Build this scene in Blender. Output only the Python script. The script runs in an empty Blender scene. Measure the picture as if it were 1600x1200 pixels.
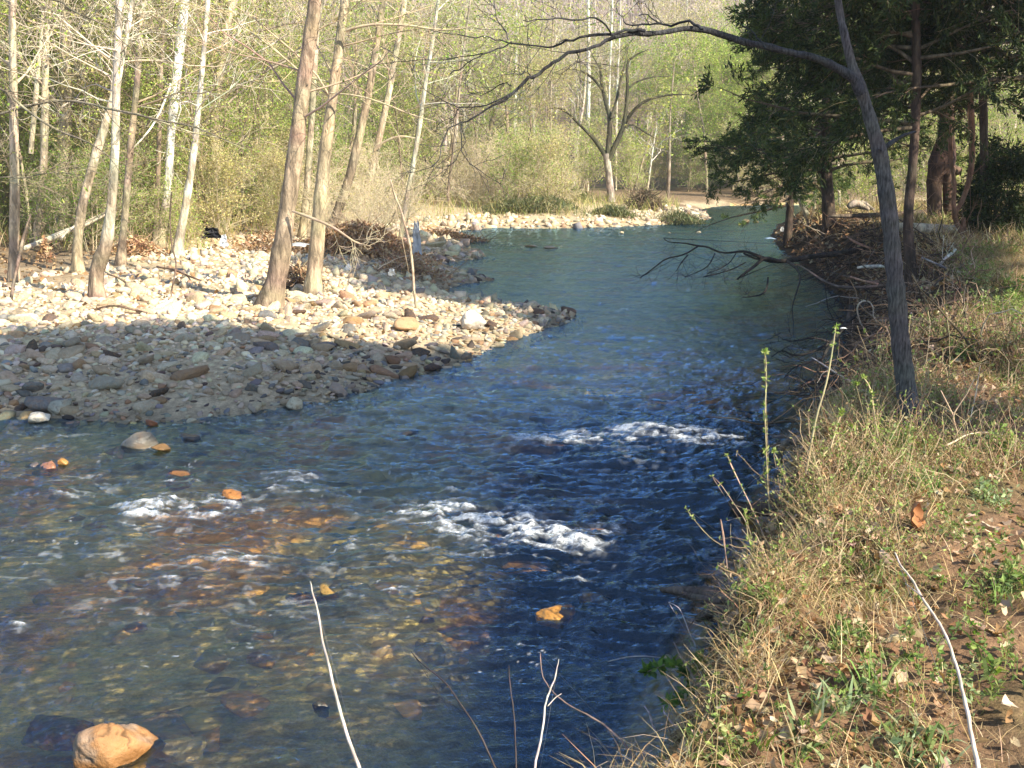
import bpy, math, random
import numpy as np
from mathutils import Vector
R = math.radians
rs = np.random.RandomState(7)
scn = bpy.context.scene
COL = scn.collection

# ---------------------------------------------------------------- camera, sky, sun
CAMZ, FPX = 2.6, 1716.0
PITCH = math.atan(350 / FPX)
cam = bpy.data.objects.new("camera", bpy.data.cameras.new("camera"))
COL.objects.link(cam)
cam.location = (0, 0, CAMZ)
cam.rotation_euler = (R(90) - PITCH, 0, 0)
cam.data.sensor_width = 36
cam.data.lens = 36 * FPX / 1600
cam.data.clip_start = 0.05
cam.data.clip_end = 2000
scn.camera = cam

SUN_EL, SUN_AZ = 36.0, 128.0      # azimuth clockwise from +Y (view direction)
sd = Vector((math.sin(R(SUN_AZ)) * math.cos(R(SUN_EL)), math.cos(R(SUN_AZ)) * math.cos(R(SUN_EL)), math.sin(R(SUN_EL))))
sun = bpy.data.objects.new("sun", bpy.data.lights.new("sun", 'SUN'))
COL.objects.link(sun)
sun.data.energy = 5.0
sun.data.angle = R(0.5)
sun.data.color = (1.0, 0.91, 0.74)
sun.rotation_euler = sd.to_track_quat('Z', 'Y').to_euler()
world = bpy.data.worlds.new("World")
scn.world = world
world.use_nodes = True
wn = world.node_tree
bg = wn.nodes["Background"]
sky = wn.nodes.new("ShaderNodeTexSky")
sky.sky_type = 'NISHITA'
sky.sun_disc = False
sky.sun_elevation = R(SUN_EL)
sky.sun_rotation = R(SUN_AZ)
sky.air_density = 1.0
sky.dust_density = 0.4
sky.ozone_density = 2.5
wn.links.new(sky.outputs[0], bg.inputs[0])
bg.inputs[1].default_value = 0.12
scn.view_settings.view_transform = 'Standard'
scn.view_settings.look = 'None'
scn.view_settings.exposure = 1.25
scn.view_settings.gamma = 1
scn.cycles.max_bounces = 8
scn.cycles.transparent_max_bounces = 10
scn.cycles.sample_clamp_indirect = 6
scn.cycles.use_denoising = True

# ---------------------------------------------------------------- picture <-> place
cp, sp = math.cos(PITCH), math.sin(PITCH)
def ray(px, py):
    a, b = (px - 800) / FPX, (600 - py) / FPX
    return np.array([a, cp + b * sp, -sp + b * cp])
def C(px, py, Y):
    r = ray(px, py)
    return np.array([0, 0, CAMZ]) + r * (Y / r[1])
def G(px, py, z=0.0):
    r = ray(px, py)
    return np.array([0, 0, CAMZ]) + r * ((z - CAMZ) / r[2])
def proj(P):
    P = np.atleast_2d(P)
    d = P - np.array([0, 0, CAMZ])
    f = d[:, 1] * cp - d[:, 2] * sp
    u = d[:, 1] * sp + d[:, 2] * cp
    f = np.where(f < 0.1, 0.1, f)
    return 800 + FPX * d[:, 0] / f, 600 - FPX * u / f, f
def T(px, py, lo=2.0, hi=150.0):
    """where the sight line meets the ground"""
    r = ray(px, py)
    Y = np.geomspace(lo, hi, 900)
    P = np.array([0, 0, CAMZ]) + r[None] * (Y / r[1])[:, None]
    h = terrain(P[:, 0], P[:, 1])
    k = np.nonzero(P[:, 2] <= h)[0]
    k = k[0] if len(k) else len(Y) - 1
    return np.array([P[k, 0], P[k, 1], h[k]])

# ---------------------------------------------------------------- noise
def _h(ix, iy, s):
    n = (ix.astype(np.int64) * 374761393 + iy.astype(np.int64) * 668265263 + s * 1442695041) & 0xffffffff
    n = ((n ^ (n >> 13)) * 1274126177) & 0xffffffff
    return ((n ^ (n >> 16)) & 0xffff) / 65535.0
def vn(x, y, s=0):
    ix, iy = np.floor(x), np.floor(y)
    fx, fy = x - ix, y - iy
    fx, fy = fx * fx * fx * (fx * (fx * 6 - 15) + 10), fy * fy * fy * (fy * (fy * 6 - 15) + 10)
    a, b, c, d = _h(ix, iy, s), _h(ix + 1, iy, s), _h(ix, iy + 1, s), _h(ix + 1, iy + 1, s)
    return (a + (b - a) * fx) * (1 - fy) + (c + (d - c) * fx) * fy
def fbm(x, y, s=0, o=4):
    v, a, t = 0, 1, 0
    for k in range(o):
        v = v + a * vn(x * 2 ** k + 17.3 * k, y * 2 ** k - 9.1 * k, s + k)
        t += a
        a *= .5
    return v / t * 2 - 1
def ss(a, b, x):
    t = np.clip((x - a) / (b - a), 0, 1)
    return t * t * (3 - 2 * t)

# ---------------------------------------------------------------- the river's outline and the lie of the land
def pxy(L):
    return [tuple(G(a, b)[:2]) for a, b in L]
WATER = np.array([(-40, .5), (-3, 1.6), (-1, 2.4), (0, 3.0), (.45, 3.9)] +
    pxy([(1085, 1100), (1108, 985), (1160, 905), (1180, 835), (1225, 790), (1240, 700), (1278, 650), (1295, 600), (1312, 545),
         (1322, 490), (1292, 455), (1262, 420), (1212, 388), (1200, 370), (1212, 350)]) + [(17, 50), (30, 55), (60, 60), (60, 72), (30, 68)] +
    pxy([(1200, 321), (1130, 322), (1098, 327), (1108, 343), (1060, 350), (960, 355), (870, 358), (770, 357), (715, 362), (700, 369),
         (735, 390), (765, 402), (705, 410), (690, 418), (735, 430), (775, 438), (720, 446), (690, 456), (740, 470), (830, 482), (896, 490),
         (890, 505), (800, 532), (750, 556), (700, 577), (600, 606), (470, 640), (330, 664), (200, 660), (0, 656)]) + [(-12, 11.6), (-40, 13)])
def sdist(x, y, poly=WATER):
    """>0 on land"""
    x, y = np.asarray(x, float), np.asarray(y, float)
    d2 = np.full(x.shape, 1e9)
    ins = np.zeros(x.shape, bool)
    n = len(poly)
    for i in range(n):
        ax, ay = poly[i]; bx, by = poly[(i + 1) % n]
        ex, ey = bx - ax, by - ay
        t = np.clip(((x - ax) * ex + (y - ay) * ey) / (ex * ex + ey * ey + 1e-12), 0, 1)
        d2 = np.minimum(d2, (x - ax - t * ex) ** 2 + (y - ay - t * ey) ** 2)
        c = ((ay > y) != (by > y)) & (x < (bx - ax) * (y - ay) / (by - ay + 1e-12) + ax)
        ins ^= c
    return np.where(ins, -1, 1) * np.sqrt(d2)
MIDX = np.array([(-3, -60), (-3, 2.0), (-3, 4), (0, 7), (.5, 11), (2, 15), (3.5, 20), (3, 26), (3, 33), (5, 42), (9.2, 48), (14, 54), (60, 65), (60, 400)], float)
def terrain(x, y):
    x, y = np.asarray(x, float), np.asarray(y, float)
    d = sdist(x, y)
    mx = np.interp(y, MIDX[:, 1], MIDX[:, 0])
    right = (x > mx) | (y < 3.6)
    d_ = np.maximum(d, 0)
    jag = .16 * fbm(x * 1.7, y * 1.7, 31, 3)
    e = d_ + jag * ss(0, .3, d_)
    hi = np.interp(y, [2, 9, 16, 24, 34, 50], [.98, 1.0, 1.15, 1.22, .9, .6])
    zr = hi * ss(-.02, np.interp(y, [3, 7, 10, 14], [.5, .55, 1.0, 1.5]), e) + .02 * np.minimum(d_, 40) + .05 * fbm(x * 1.1, y * 1.1, 5, 4) * ss(.2, 1, d_)
    zl = .42 * (1 - np.exp(-d_ / 1.6)) + .028 * np.minimum(d_, 40) + .05 * fbm(x * .8, y * .8, 9, 3) * ss(0, 1.5, d_)
    land = np.where(right, zr, zl)
    # a gully cut back into the right bank
    g = np.exp(-((y - 12.6 - .25 * (x - 5)) / .5) ** 2) * ss(4.0, 4.8, x) * (1 - ss(8, 9.5, x))
    land = land - .8 * g * right
    g = np.exp(-((y - 8.5 - .15 * (x - 3)) / .33) ** 2) * ss(2.6, 3.0, x) * (1 - ss(3.6, 4.4, x))
    land = land - .45 * g * right
    land = land + right * ss(.1, .5, d_) * ss(50, 20, y) * .09 * (fbm(x * 2.3, y * 2.3, 41, 3) - .6 * np.abs(fbm(x * 5, y * 5, 43, 2)))
    q = np.maximum(-d, 0)
    deepr = ss(-1.2, 1.0, x - np.interp(y, [3, 7, 11, 15, 22, 40], [-.1, 0, .3, 1.5, 3.0, 4])) * ss(15, 11.5, y)
    bed = -(.10 + .16 * ss(0, 1.5, q) + .62 * ss(0, .7, q) * deepr) + .05 * fbm(x * 1.5, y * 1.5, 21, 3) * ss(0, .6, q)
    bed = np.where(q < .15, bed * ss(-.02, .15, q), bed)
    z = np.where(d > 0, land, bed)
    z = z + 33 * ss(78, 230, y + .25 * np.abs(x)) * ss(-200, -20, y) * (1 + .12 * fbm(x * .02, y * .02, 77, 3))
    return z
def tz(p):
    return float(terrain(np.array([p[0]]), np.array([p[1]]))[0])

# ---------------------------------------------------------------- mesh building
class MB:
    def __init__(s):
        s.v, s.q, s.t, s.c, s.n = [], [], [], [], 0
    def add(s, v, quads=None, tris=None, col=(1, 1, 1)):
        v = np.asarray(v, np.float32).reshape(-1, 3)
        c = np.empty((len(v), 3), np.float32)
        c[:] = np.asarray(col, np.float32) if np.ndim(col) == 1 else np.asarray(col, np.float32).reshape(-1, 3)
        s.v.append(v); s.c.append(c)
        if quads is not None and len(quads): s.q.append(np.asarray(quads, np.int64).reshape(-1, 4) + s.n)
        if tris is not None and len(tris): s.t.append(np.asarray(tris, np.int64).reshape(-1, 3) + s.n)
        s.n += len(v)
        return s
    def mesh(s, name, mat=None, smooth=True):
        me = bpy.data.meshes.new(name)
        v = np.concatenate(s.v) if s.v else np.zeros((0, 3), np.float32)
        q = np.concatenate(s.q) if s.q else np.zeros((0, 4), np.int64)
        t = np.concatenate(s.t) if s.t else np.zeros((0, 3), np.int64)
        me.vertices.add(len(v)); me.vertices.foreach_set("co", v.ravel())
        nl = q.size + t.size
        me.loops.add(nl)
        me.loops.foreach_set("vertex_index", np.concatenate([q.ravel(), t.ravel()]).astype(np.int32))
        me.polygons.add(len(q) + len(t))
        st = np.concatenate([np.arange(len(q)) * 4, q.size + np.arange(len(t)) * 3]).astype(np.int32)
        me.polygons.foreach_set("loop_start", st)
        me.polygons.foreach_set("use_smooth", np.full(len(st), smooth))
        c = np.concatenate(s.c)
        a = me.color_attributes.new("Col", 'FLOAT_COLOR', 'POINT')
        a.data.foreach_set("color", np.concatenate([c, np.ones((len(c), 1), np.float32)], 1).ravel())
        me.update(calc_edges=True)
        if mat: me.materials.append(mat)
        return me
def link(name, me, parent=None, loc=None):
    o = bpy.data.objects.new(name, me)
    COL.objects.link(o)
    if parent: o.parent = parent
    if loc is not None: o.location = loc
    return o
def tag(o, label=None, cat=None, group=None, kind=None):
    if label: o["label"] = label
    if cat: o["category"] = cat
    if group: o["group"] = group
    if kind: o["kind"] = kind
    return o
def thing(name, label, cat, group=None, loc=(0, 0, 0), rz=0, sc=1):
    o = link(name, None)
    o.location = loc; o.rotation_euler = (0, 0, rz); o.scale = (sc, sc, sc)
    return tag(o, label, cat, group)
def copy_tree(o, parent=None):
    c = o.copy(); COL.objects.link(c)
    if parent: c.parent = parent
    for ch in list(o.children): copy_tree(ch, c)
    return c

def nrm(v):
    return v / (np.linalg.norm(v, axis=-1, keepdims=True) + 1e-9)
def tubes(mb, P, Rr, sides=5, col=(1, 1, 1), bump=0.0, cap=False):
    """P (N,K,3) polylines with radii (N,K)"""
    P = np.asarray(P, float)
    if P.ndim == 2: P = P[None]
    Rr = np.asarray(Rr, float)
    if Rr.ndim == 1: Rr = np.broadcast_to(Rr, P.shape[:2])
    N, K = P.shape[:2]
    if N == 0: return
    t = np.empty_like(P)
    t[:, 1:-1] = P[:, 2:] - P[:, :-2]; t[:, 0] = P[:, 1] - P[:, 0]; t[:, -1] = P[:, -1] - P[:, -2]
    t = nrm(t)
    m = nrm(P[:, -1] - P[:, 0])
    ref = np.where(np.abs(m[:, 2:3]) > .7, np.array([[1., 0, 0]]), np.array([[0, 0, 1.]]))
    u = nrm(np.cross(t, ref[:, None]))
    w = np.cross(t, u)
    a = np.arange(sides) / sides * 2 * np.pi
    rr = Rr[..., None] * np.ones(sides)
    if bump: rr = rr * (1 + bump * (rs.rand(N, K, sides) - .5))
    V = P[:, :, None] + rr[..., None] * (np.cos(a)[None, None, :, None] * u[:, :, None] + np.sin(a)[None, None, :, None] * w[:, :, None])
    base = (np.arange(N) * K * sides)[:, None, None]
    k = np.arange(K - 1)[None, :, None] * sides
    j = np.arange(sides)[None, None, :]; j2 = (j + 1) % sides
    q = np.stack([base + k + j, base + k + j2, base + k + sides + j2, base + k + sides + j], -1).reshape(-1, 4)
    c = col
    if np.ndim(col) == 2: c = np.repeat(np.asarray(col), K * sides, 0)
    elif np.ndim(col) == 3: c = np.repeat(np.asarray(col).reshape(-1, 3), sides, 0)
    mb.add(V, quads=q, col=c)
    if cap:
        for e in (0, K - 1):
            i0 = np.arange(N)[:, None] * K * sides + e * sides
            if sides == 4: pass
            ctr = P[:, e]
            n0 = mb.n
            mb.add(ctr, col=c if np.ndim(c) == 1 else np.asarray(c).reshape(N, -1, 3)[:, 0])
            b = n0 - N * K * sides
            tr = np.stack([np.broadcast_to(n0 + np.arange(N)[:, None], (N, sides)), b + i0 + np.arange(sides)[None], b + i0 + (np.arange(sides)[None] + 1) % sides], -1).reshape(-1, 3)
            if e == 0: tr = tr[:, ::-1]
            mb.t.append(tr)
def smooth_line(pts, n):
    """catmull-rom through points, resampled to n (any columns)"""
    p = np.asarray(pts, float)
    L = np.concatenate([[0], np.cumsum(np.linalg.norm(np.diff(p[:, :3], axis=0), axis=1))])
    pp = np.concatenate([[2 * p[0] - p[1]], p, [2 * p[-1] - p[-2]]])
    s = np.linspace(0, L[-1], n)
    i = np.clip(np.searchsorted(L, s, side='right') - 1, 0, len(p) - 2)
    f = ((s - L[i]) / (L[i + 1] - L[i] + 1e-9))[:, None]
    a, b, c, d = pp[i], pp[i + 1], pp[i + 2], pp[i + 3]
    return .5 * (2 * b + (c - a) * f + (2 * a - 5 * b + 4 * c - d) * f ** 2 + (3 * b - a - 3 * c + d) * f ** 3)
def grow(P0, D, L, R0, K=5, wander=.25, up=0.0, taper=.8):
    N = len(P0)
    P = np.empty((N, K, 3)); P[:, 0] = P0
    d = nrm(D)
    st = (np.broadcast_to(L, (N,)) / (K - 1))[:, None]
    for k in range(1, K):
        d = nrm(d + wander * rs.randn(N, 3) + np.array([0, 0, up]))
        P[:, k] = P[:, k - 1] + d * st
    rad = np.broadcast_to(R0, (N,))[:, None] * (1 - taper * np.linspace(0, 1, K))[None]
    return P, rad
def spawn(P, Rd, n, fr=(.25, 1), ang=(35, 65), ratio=(.5, .8), flat=0.0):
    """n children per parent: start points, directions, parent radius, parent length fraction left"""
    N, K = P.shape[:2]
    i = np.repeat(np.arange(N), n)
    f = fr[0] + (fr[1] - fr[0]) * rs.rand(len(i))
    x = np.clip(f * (K - 1), 0, K - 1.001)
    k = x.astype(int); w = (x - k)[:, None]
    p = P[i, k] * (1 - w) + P[i, k + 1] * w
    t = nrm(P[i, k + 1] - P[i, k])
    r = Rd[i, k] * (1 - w[:, 0]) + Rd[i, k + 1] * w[:, 0]
    q = rs.randn(len(i), 3); q[:, 2] *= (1 - flat)
    q = nrm(q - (q * t).sum(1, keepdims=True) * t)
    a = np.radians(ang[0] + (ang[1] - ang[0]) * rs.rand(len(i)))[:, None]
    return p, t * np.cos(a) + q * np.sin(a), r * (ratio[0] + (ratio[1] - ratio[0]) * rs.rand(len(i))), f
def cards(mb, pts, size, col, asp=.6, dirs=None, droop=0.0):
    """leaf shapes: a bent pair of triangles each"""
    N = len(pts)
    if N == 0: return
    size = np.broadcast_to(size, (N,))[:, None]
    d = nrm(rs.randn(N, 3)) if dirs is None else nrm(dirs + .5 * rs.randn(N, 3))
    d[:, 2] -= droop; d = nrm(d)
    s = nrm(np.cross(d, rs.randn(N, 3)))
    nn = np.cross(d, s)
    a = pts; c = pts + d * size
    m = pts + d * size * .5 + nn * size * .08
    b1 = m + s * size * asp * .5; b2 = m - s * size * asp * .5
    V = np.stack([a, b1, c, b2], 1).reshape(-1, 3)
    q = np.arange(N * 4).reshape(-1, 4)
    col = np.asarray(col, float)
    if col.ndim == 2: col = np.repeat(col, 4, 0)
    mb.add(V, quads=q, col=col)
def tint(base, n, v=.25, hue=.08):
    base = np.asarray(base, float)
    return np.clip(base[None] * (1 + v * (rs.rand(n, 1) * 2 - 1)) * (1 + hue * rs.randn(n, 3)), 0, 1)
def pick(cols, n, p=None, v=.2, hue=.05):
    cols = np.asarray(cols, float)
    return np.clip(cols[rs.choice(len(cols), n, p=p)] * (1 + v * (rs.rand(n, 1) * 2 - 1)) * (1 + hue * rs.randn(n, 3)), 0, .9)

# ---------------------------------------------------------------- materials
def newmat(name):
    m = bpy.data.materials.new(name); m.use_nodes = True
    nt = m.node_tree
    for n in list(nt.nodes):
        if n.type != 'OUTPUT_MATERIAL': nt.nodes.remove(n)
    return m, nt, nt.nodes, nt.links, nt.nodes["Material Output"]
def nd(nt, typ, ins=None, **kw):
    n = nt.nodes.new(typ)
    for k, v in kw.items(): setattr(n, k, v)
    for k, v in (ins or {}).items():
        if hasattr(v, "is_output") or isinstance(v, bpy.types.NodeSocket): nt.links.new(v, n.inputs[k])
        else: n.inputs[k].default_value = v
    return n
def ramp(nt, fac, stops):
    r = nd(nt, "ShaderNodeValToRGB", {0: fac})
    e = r.color_ramp.elements
    while len(e) < len(stops): e.new(.5)
    for el, (p, c) in zip(e, stops):
        el.position = p
        el.color = (*c, 1) if np.ndim(c) else (c, c, c, 1)
    return r.outputs[0]
def mixc(nt, fac, a, b, mode='MIX'):
    n = nd(nt, "ShaderNodeMix", data_type='RGBA', blend_type=mode)
    for s, v in ((n.inputs[0], fac), (n.inputs[6], a), (n.inputs[7], b)):
        if isinstance(v, bpy.types.NodeSocket): nt.links.new(v, s)
        elif np.ndim(v): s.default_value = (*v, 1)
        else: s.default_value = v
    return n.outputs[2]
def noise(nt, co, scale, detail=4, rough=.55, dist=0):
    return nd(nt, "ShaderNodeTexNoise", {"Vector": co, "Scale": scale, "Detail": detail, "Roughness": rough, "Distortion": dist}).outputs[0]
def coords(nt, scale=(1, 1, 1), objspace=True):
    tc = nd(nt, "ShaderNodeTexCoord")
    return nd(nt, "ShaderNodeMapping", {0: tc.outputs["Object"] if objspace else tc.outputs["Generated"], 3: scale}).outputs[0]
def surf_mat(name, source, n_scale=8, n_lo=.7, n_hi=1.25, rough=.85, bump=.3, bump_scale=30, bump_dist=.01, trans=0.0, stretch=(1, 1, 1), spec=.3, extra=None):
    """colour from the vertex attribute (source 'attr') or the object's own colour ('obj'), varied by noise"""
    m, nt, N, L, out = newmat(name)
    src = nd(nt, "ShaderNodeAttribute", attribute_name="Col").outputs[0] if source == 'attr' else nd(nt, "ShaderNodeObjectInfo").outputs["Color"]
    co = coords(nt, stretch)
    f = noise(nt, co, n_scale, 5)
    v = ramp(nt, f, [(.3, n_lo), (.7, n_hi)])
    c = mixc(nt, 1.0, src, v, 'MULTIPLY')
    if extra: c = extra(nt, c, co)
    p = nd(nt, "ShaderNodeBsdfPrincipled", {"Base Color": c, "Roughness": rough, "Specular IOR Level": spec})
    if bump:
        b = nd(nt, "ShaderNodeBump", {"Strength": bump, "Distance": bump_dist, "Height": noise(nt, co, bump_scale, 6, .65)})
        L.new(b.outputs[0], p.inputs["Normal"])
    o = p.outputs[0]
    if trans:
        tr = nd(nt, "ShaderNodeBsdfTranslucent", {"Color": mixc(nt, 1.0, c, (1.15, 1.2, .6), 'MULTIPLY')})
        o = nd(nt, "ShaderNodeMixShader", {0: trans, 1: o, 2: tr.outputs[0]}).outputs[0]
    L.new(o, out.inputs[0])
    return m
def rockx(nt, c, co):
    # mineral stains and pits
    s = ramp(nt, noise(nt, co, 5, 5, .6, .6), [(.45, 0.0), (.62, 1.0)])
    c = mixc(nt, mixc(nt, 1.0, s, (.38, .38, .38), 'MULTIPLY'), c, (.33, .16, .055))
    k = ramp(nt, noise(nt, co, 26, 4, .7), [(.33, .45), (.45, 1.0)])
    return mixc(nt, 1.0, c, k, 'MULTIPLY')
def barkx(nt, c, co):
    k = ramp(nt, noise(nt, co, 13, 3, .6, .8), [(.44, .66), (.49, 1.0), (.58, 1.0), (.62, 1.25)])
    return mixc(nt, 1.0, c, k, 'MULTIPLY')
M = {}
M['bark'] = surf_mat("bark", 'attr', 9, .5, 1.4, .9, 1.0, 30, .03, stretch=(1, 1, .3), extra=barkx)
M['twig'] = surf_mat("twig", 'attr', 9, .8, 1.2, .85, 0)
M['leaf'] = surf_mat("leaf", 'attr', 3, .8, 1.2, .6, 0, trans=.38)
M['needle'] = surf_mat("needle", 'attr', 2, .7, 1.3, .7, 0, trans=.15)
M['dry'] = surf_mat("dry_leaf", 'attr', 20, .8, 1.15, .75, 0, trans=.2)
M['stone'] = surf_mat("stone", 'attr', 2.2, .8, 1.15, .85, .5, 14, .02, extra=None)
M['rock'] = surf_mat("rock", 'obj', 2.5, .75, 1.15, .8, .7, 7, .05, extra=rockx)
M['wet'] = surf_mat("wet_rock", 'obj', 2.5, .6, 1.2, .28, .6, 7, .05, extra=rockx, spec=.5)
M['cloth'] = surf_mat("cloth", 'attr', 12, .85, 1.08, .8, .4, 40, .01)

# ---------------------------------------------------------------- ground, river bed, water
def grid_axis(parts):
    return np.concatenate([np.linspace(a, b, n, endpoint=False) for a, b, n in parts])
def grid_mesh(X, Y):
    gx, gy = np.meshgrid(X, Y)
    nx, ny = len(X), len(Y)
    i = (np.arange(ny - 1)[:, None] * nx + np.arange(nx - 1)[None]).ravel()
    return gx, gy, np.stack([i, i + 1, i + nx + 1, i + nx], -1)
def build_ground():
    X = grid_axis([(-400, -60, 24), (-60, -20, 50), (-20, -9, 70), (-9, 8, 330), (8, 16, 70), (16, 60, 60), (60, 401, 24)])
    Y = grid_axis([(-60, 0, 20), (0, 2, 14), (2, 16, 330), (16, 30, 150), (30, 60, 120), (60, 110, 60), (110, 420, 50)])
    gx, gy, q = grid_mesh(X, Y)
    d = sdist(gx, gy); z = terrain(gx, gy)
    fine = ss(60, 30, gy)
    z = z + .02 * fbm(gx * 4, gy * 4, 3, 4) * fine
    mx = np.interp(gy, MIDX[:, 1], MIDX[:, 0])
    right = (gx > mx) | (gy < 3.6)
    n1 = fbm(gx * .9, gy * .9, 50, 5); n2 = fbm(gx * 6, gy * 6, 52, 4)
    c = np.empty(gx.shape + (3,))
    soil = np.array([.27, .16, .09]); soil2 = np.array([.16, .10, .06]); sand = np.array([.46, .36, .23]); litter = np.array([.20, .14, .085])
    moss = np.array([.11, .13, .04])
    L = lambda a, b, t: a + (b - a) * np.clip(t, 0, 1)[..., None]
    rb = L(soil, soil2, .4 + n1 + n2 * .5)
    rb = L(rb, moss, ss(.1, .5, n1) * .5 + ss(9, 20, gy) * .45)
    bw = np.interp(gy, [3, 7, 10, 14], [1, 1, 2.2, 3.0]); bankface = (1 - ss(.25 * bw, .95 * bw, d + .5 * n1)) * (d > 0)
    rb = L(rb, np.array([.05, .032, .02]), bankface * .95)  # shade of the undercut bank put into the soil colour
    lb = L(sand, litter, ss(np.where(gy > 55, .3, 5.5), np.where(gy > 55, 1.8, 9.5), d + n1 * 2))
    lb = L(lb, moss * 1.1, ss(0, .5, n1) * ss(8, 14, d) * .7)
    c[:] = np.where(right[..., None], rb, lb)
    hill = ss(75, 110, gy)
    c = L(c, np.array([.19, .14, .10]), hill)
    # bed: olive and orange cobble patches, silt patches; deep water's loss of light painted in by depth
    olive = np.array([.78, .62, .24]); rust = np.array([.88, .46, .12]); silt = np.array([.24, .21, .10]); pale = np.array([.76, .62, .34])
    bd = L(olive, rust, ss(.02, .25, fbm(gx * .9, gy * 1.3, 60, 3)))
    bd = L(bd, pale, ss(.15, .5, fbm(gx * 1.9, gy * 2.6, 64, 4)) * .7)
    bd = L(bd, silt, ss(.08, .4, fbm(gx * 1.3, gy * 1.8, 68, 4)) * .6)
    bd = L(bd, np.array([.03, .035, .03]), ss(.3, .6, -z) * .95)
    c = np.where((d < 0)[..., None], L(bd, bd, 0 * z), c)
    wetedge = np.exp(-(np.maximum(d, 0) / .25)) * (d > 0) * (~right)
    c = c * (1 - .45 * wetedge)[..., None]
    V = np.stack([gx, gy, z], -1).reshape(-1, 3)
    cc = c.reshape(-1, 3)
    dq = d.ravel()[q].mean(1) < 0
    m, nt, N, Lk, out = newmat("earth")
    at = nd(nt, "ShaderNodeAttribute", attribute_name="Col").outputs[0]
    co = coords(nt)
    v = ramp(nt, noise(nt, co, 9, 8, .7), [(.3, .55), (.7, 1.45)])
    v2 = ramp(nt, noise(nt, co, 60, 4, .7), [(.3, .7), (.7, 1.3)])
    col = mixc(nt, 1.0, mixc(nt, 1.0, at, v, 'MULTIPLY'), v2, 'MULTIPLY')
    bp = nd(nt, "ShaderNodeBump", {"Strength": .8, "Distance": .03, "Height": noise(nt, co, 25, 8, .7)})
    p = nd(nt, "ShaderNodeBsdfPrincipled", {"Base Color": col, "Roughness": .95, "Specular IOR Level": .15, "Normal": bp.outputs[0]})
    Lk.new(p.outputs[0], out.inputs[0])
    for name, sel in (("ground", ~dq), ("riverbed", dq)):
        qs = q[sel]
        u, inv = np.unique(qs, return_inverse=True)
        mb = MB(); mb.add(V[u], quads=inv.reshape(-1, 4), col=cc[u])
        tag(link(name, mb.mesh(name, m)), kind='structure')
build_ground()

# riffles: picture spot, width and depth in picture px, height of the standing wave, foam
RIF = [(455, 752, 55, 7, .035, .9), (230, 806, 50, 14, .05, 1.05), (330, 800, 90, 16, .04, .62), (690, 812, 70, 20, .05, .72), (775, 835, 90, 18, .06, .82), (880, 848, 65, 13, .07, 1.0),
       (830, 810, 70, 14, .03, .45), (940, 825, 30, 8, .03, .6), (700, 780, 14, 6, .04, .8), (830, 690, 60, 7, .05, 1.25), (930, 687, 45, 7, .05, 1.3), (1015, 677, 42, 6, .045, 1.6), (1105, 688, 52, 10, .06, 1.7), (1150, 665, 30, 4, .03, .6),
       (380, 880, 80, 12, .04, .68), (550, 857, 12, 7, .04, .9), (115, 778, 40, 6, .03, .5), (770, 870, 40, 7, .03, .6), (620, 930, 30, 5, .03, .7), (30, 985, 35, 7, .02, .5), (270, 910, 20, 4, .02, .6), (980, 480, 60, 5, .015, .15), (1190, 470, 60, 4, .02, .25),
       (440, 775, 60, 5, .02, .6), (560, 810, 50, 8, .03, .45), (280, 760, 60, 6, .03, .4), (20, 740, 30, 4, .02, .3), (905, 915, 40, 5, .03, .5), (640, 700, 40, 4, .03, .35)]
def flow_noise(x, y):
    """ripple height in metres for the whole river"""
    wx = x + .25 * fbm(x * .7, y * .7, 90, 3); wy = y + .25 * fbm(x * .7, y * .7, 93, 3)
    big = fbm(wx * 1.6, wy * 2.4, 100, 3)
    mid = 1 - 2 * np.abs(fbm(wx * 3.0, wy * 7.0, 110, 3))
    sml = 1 - 2 * np.abs(fbm(wx * 7, wy * 19, 120, 3))
    tin = fbm(x * 34, y * 52, 130, 2)
    rough = ss(18, 7.5, y) * ss(4.6, 6.8, y + .5 * x)
    rough = np.clip(.55 + .82 * rough, 0, 1.37)
    far = ss(60, 14, y)
    calm_left = (1 - .4 * ss(-1.0, -4.5, x)) * (1 - .55 * ss(6.3, 5.0, y) * ss(-1.5, .5, x))
    pool = ss(6.6, 5.4, y - .4 * x) * ss(-1.6, 0, x)
    rip = .006 * (1 - 2 * np.abs(fbm(wx * 5 + y, wy * 13 - x * 2, 181, 2))) * pool
    return rip + rough * calm_left * (.038 * big + .024 * mid + .009 * sml) + (.005 * sml + .0024 * tin)
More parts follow.
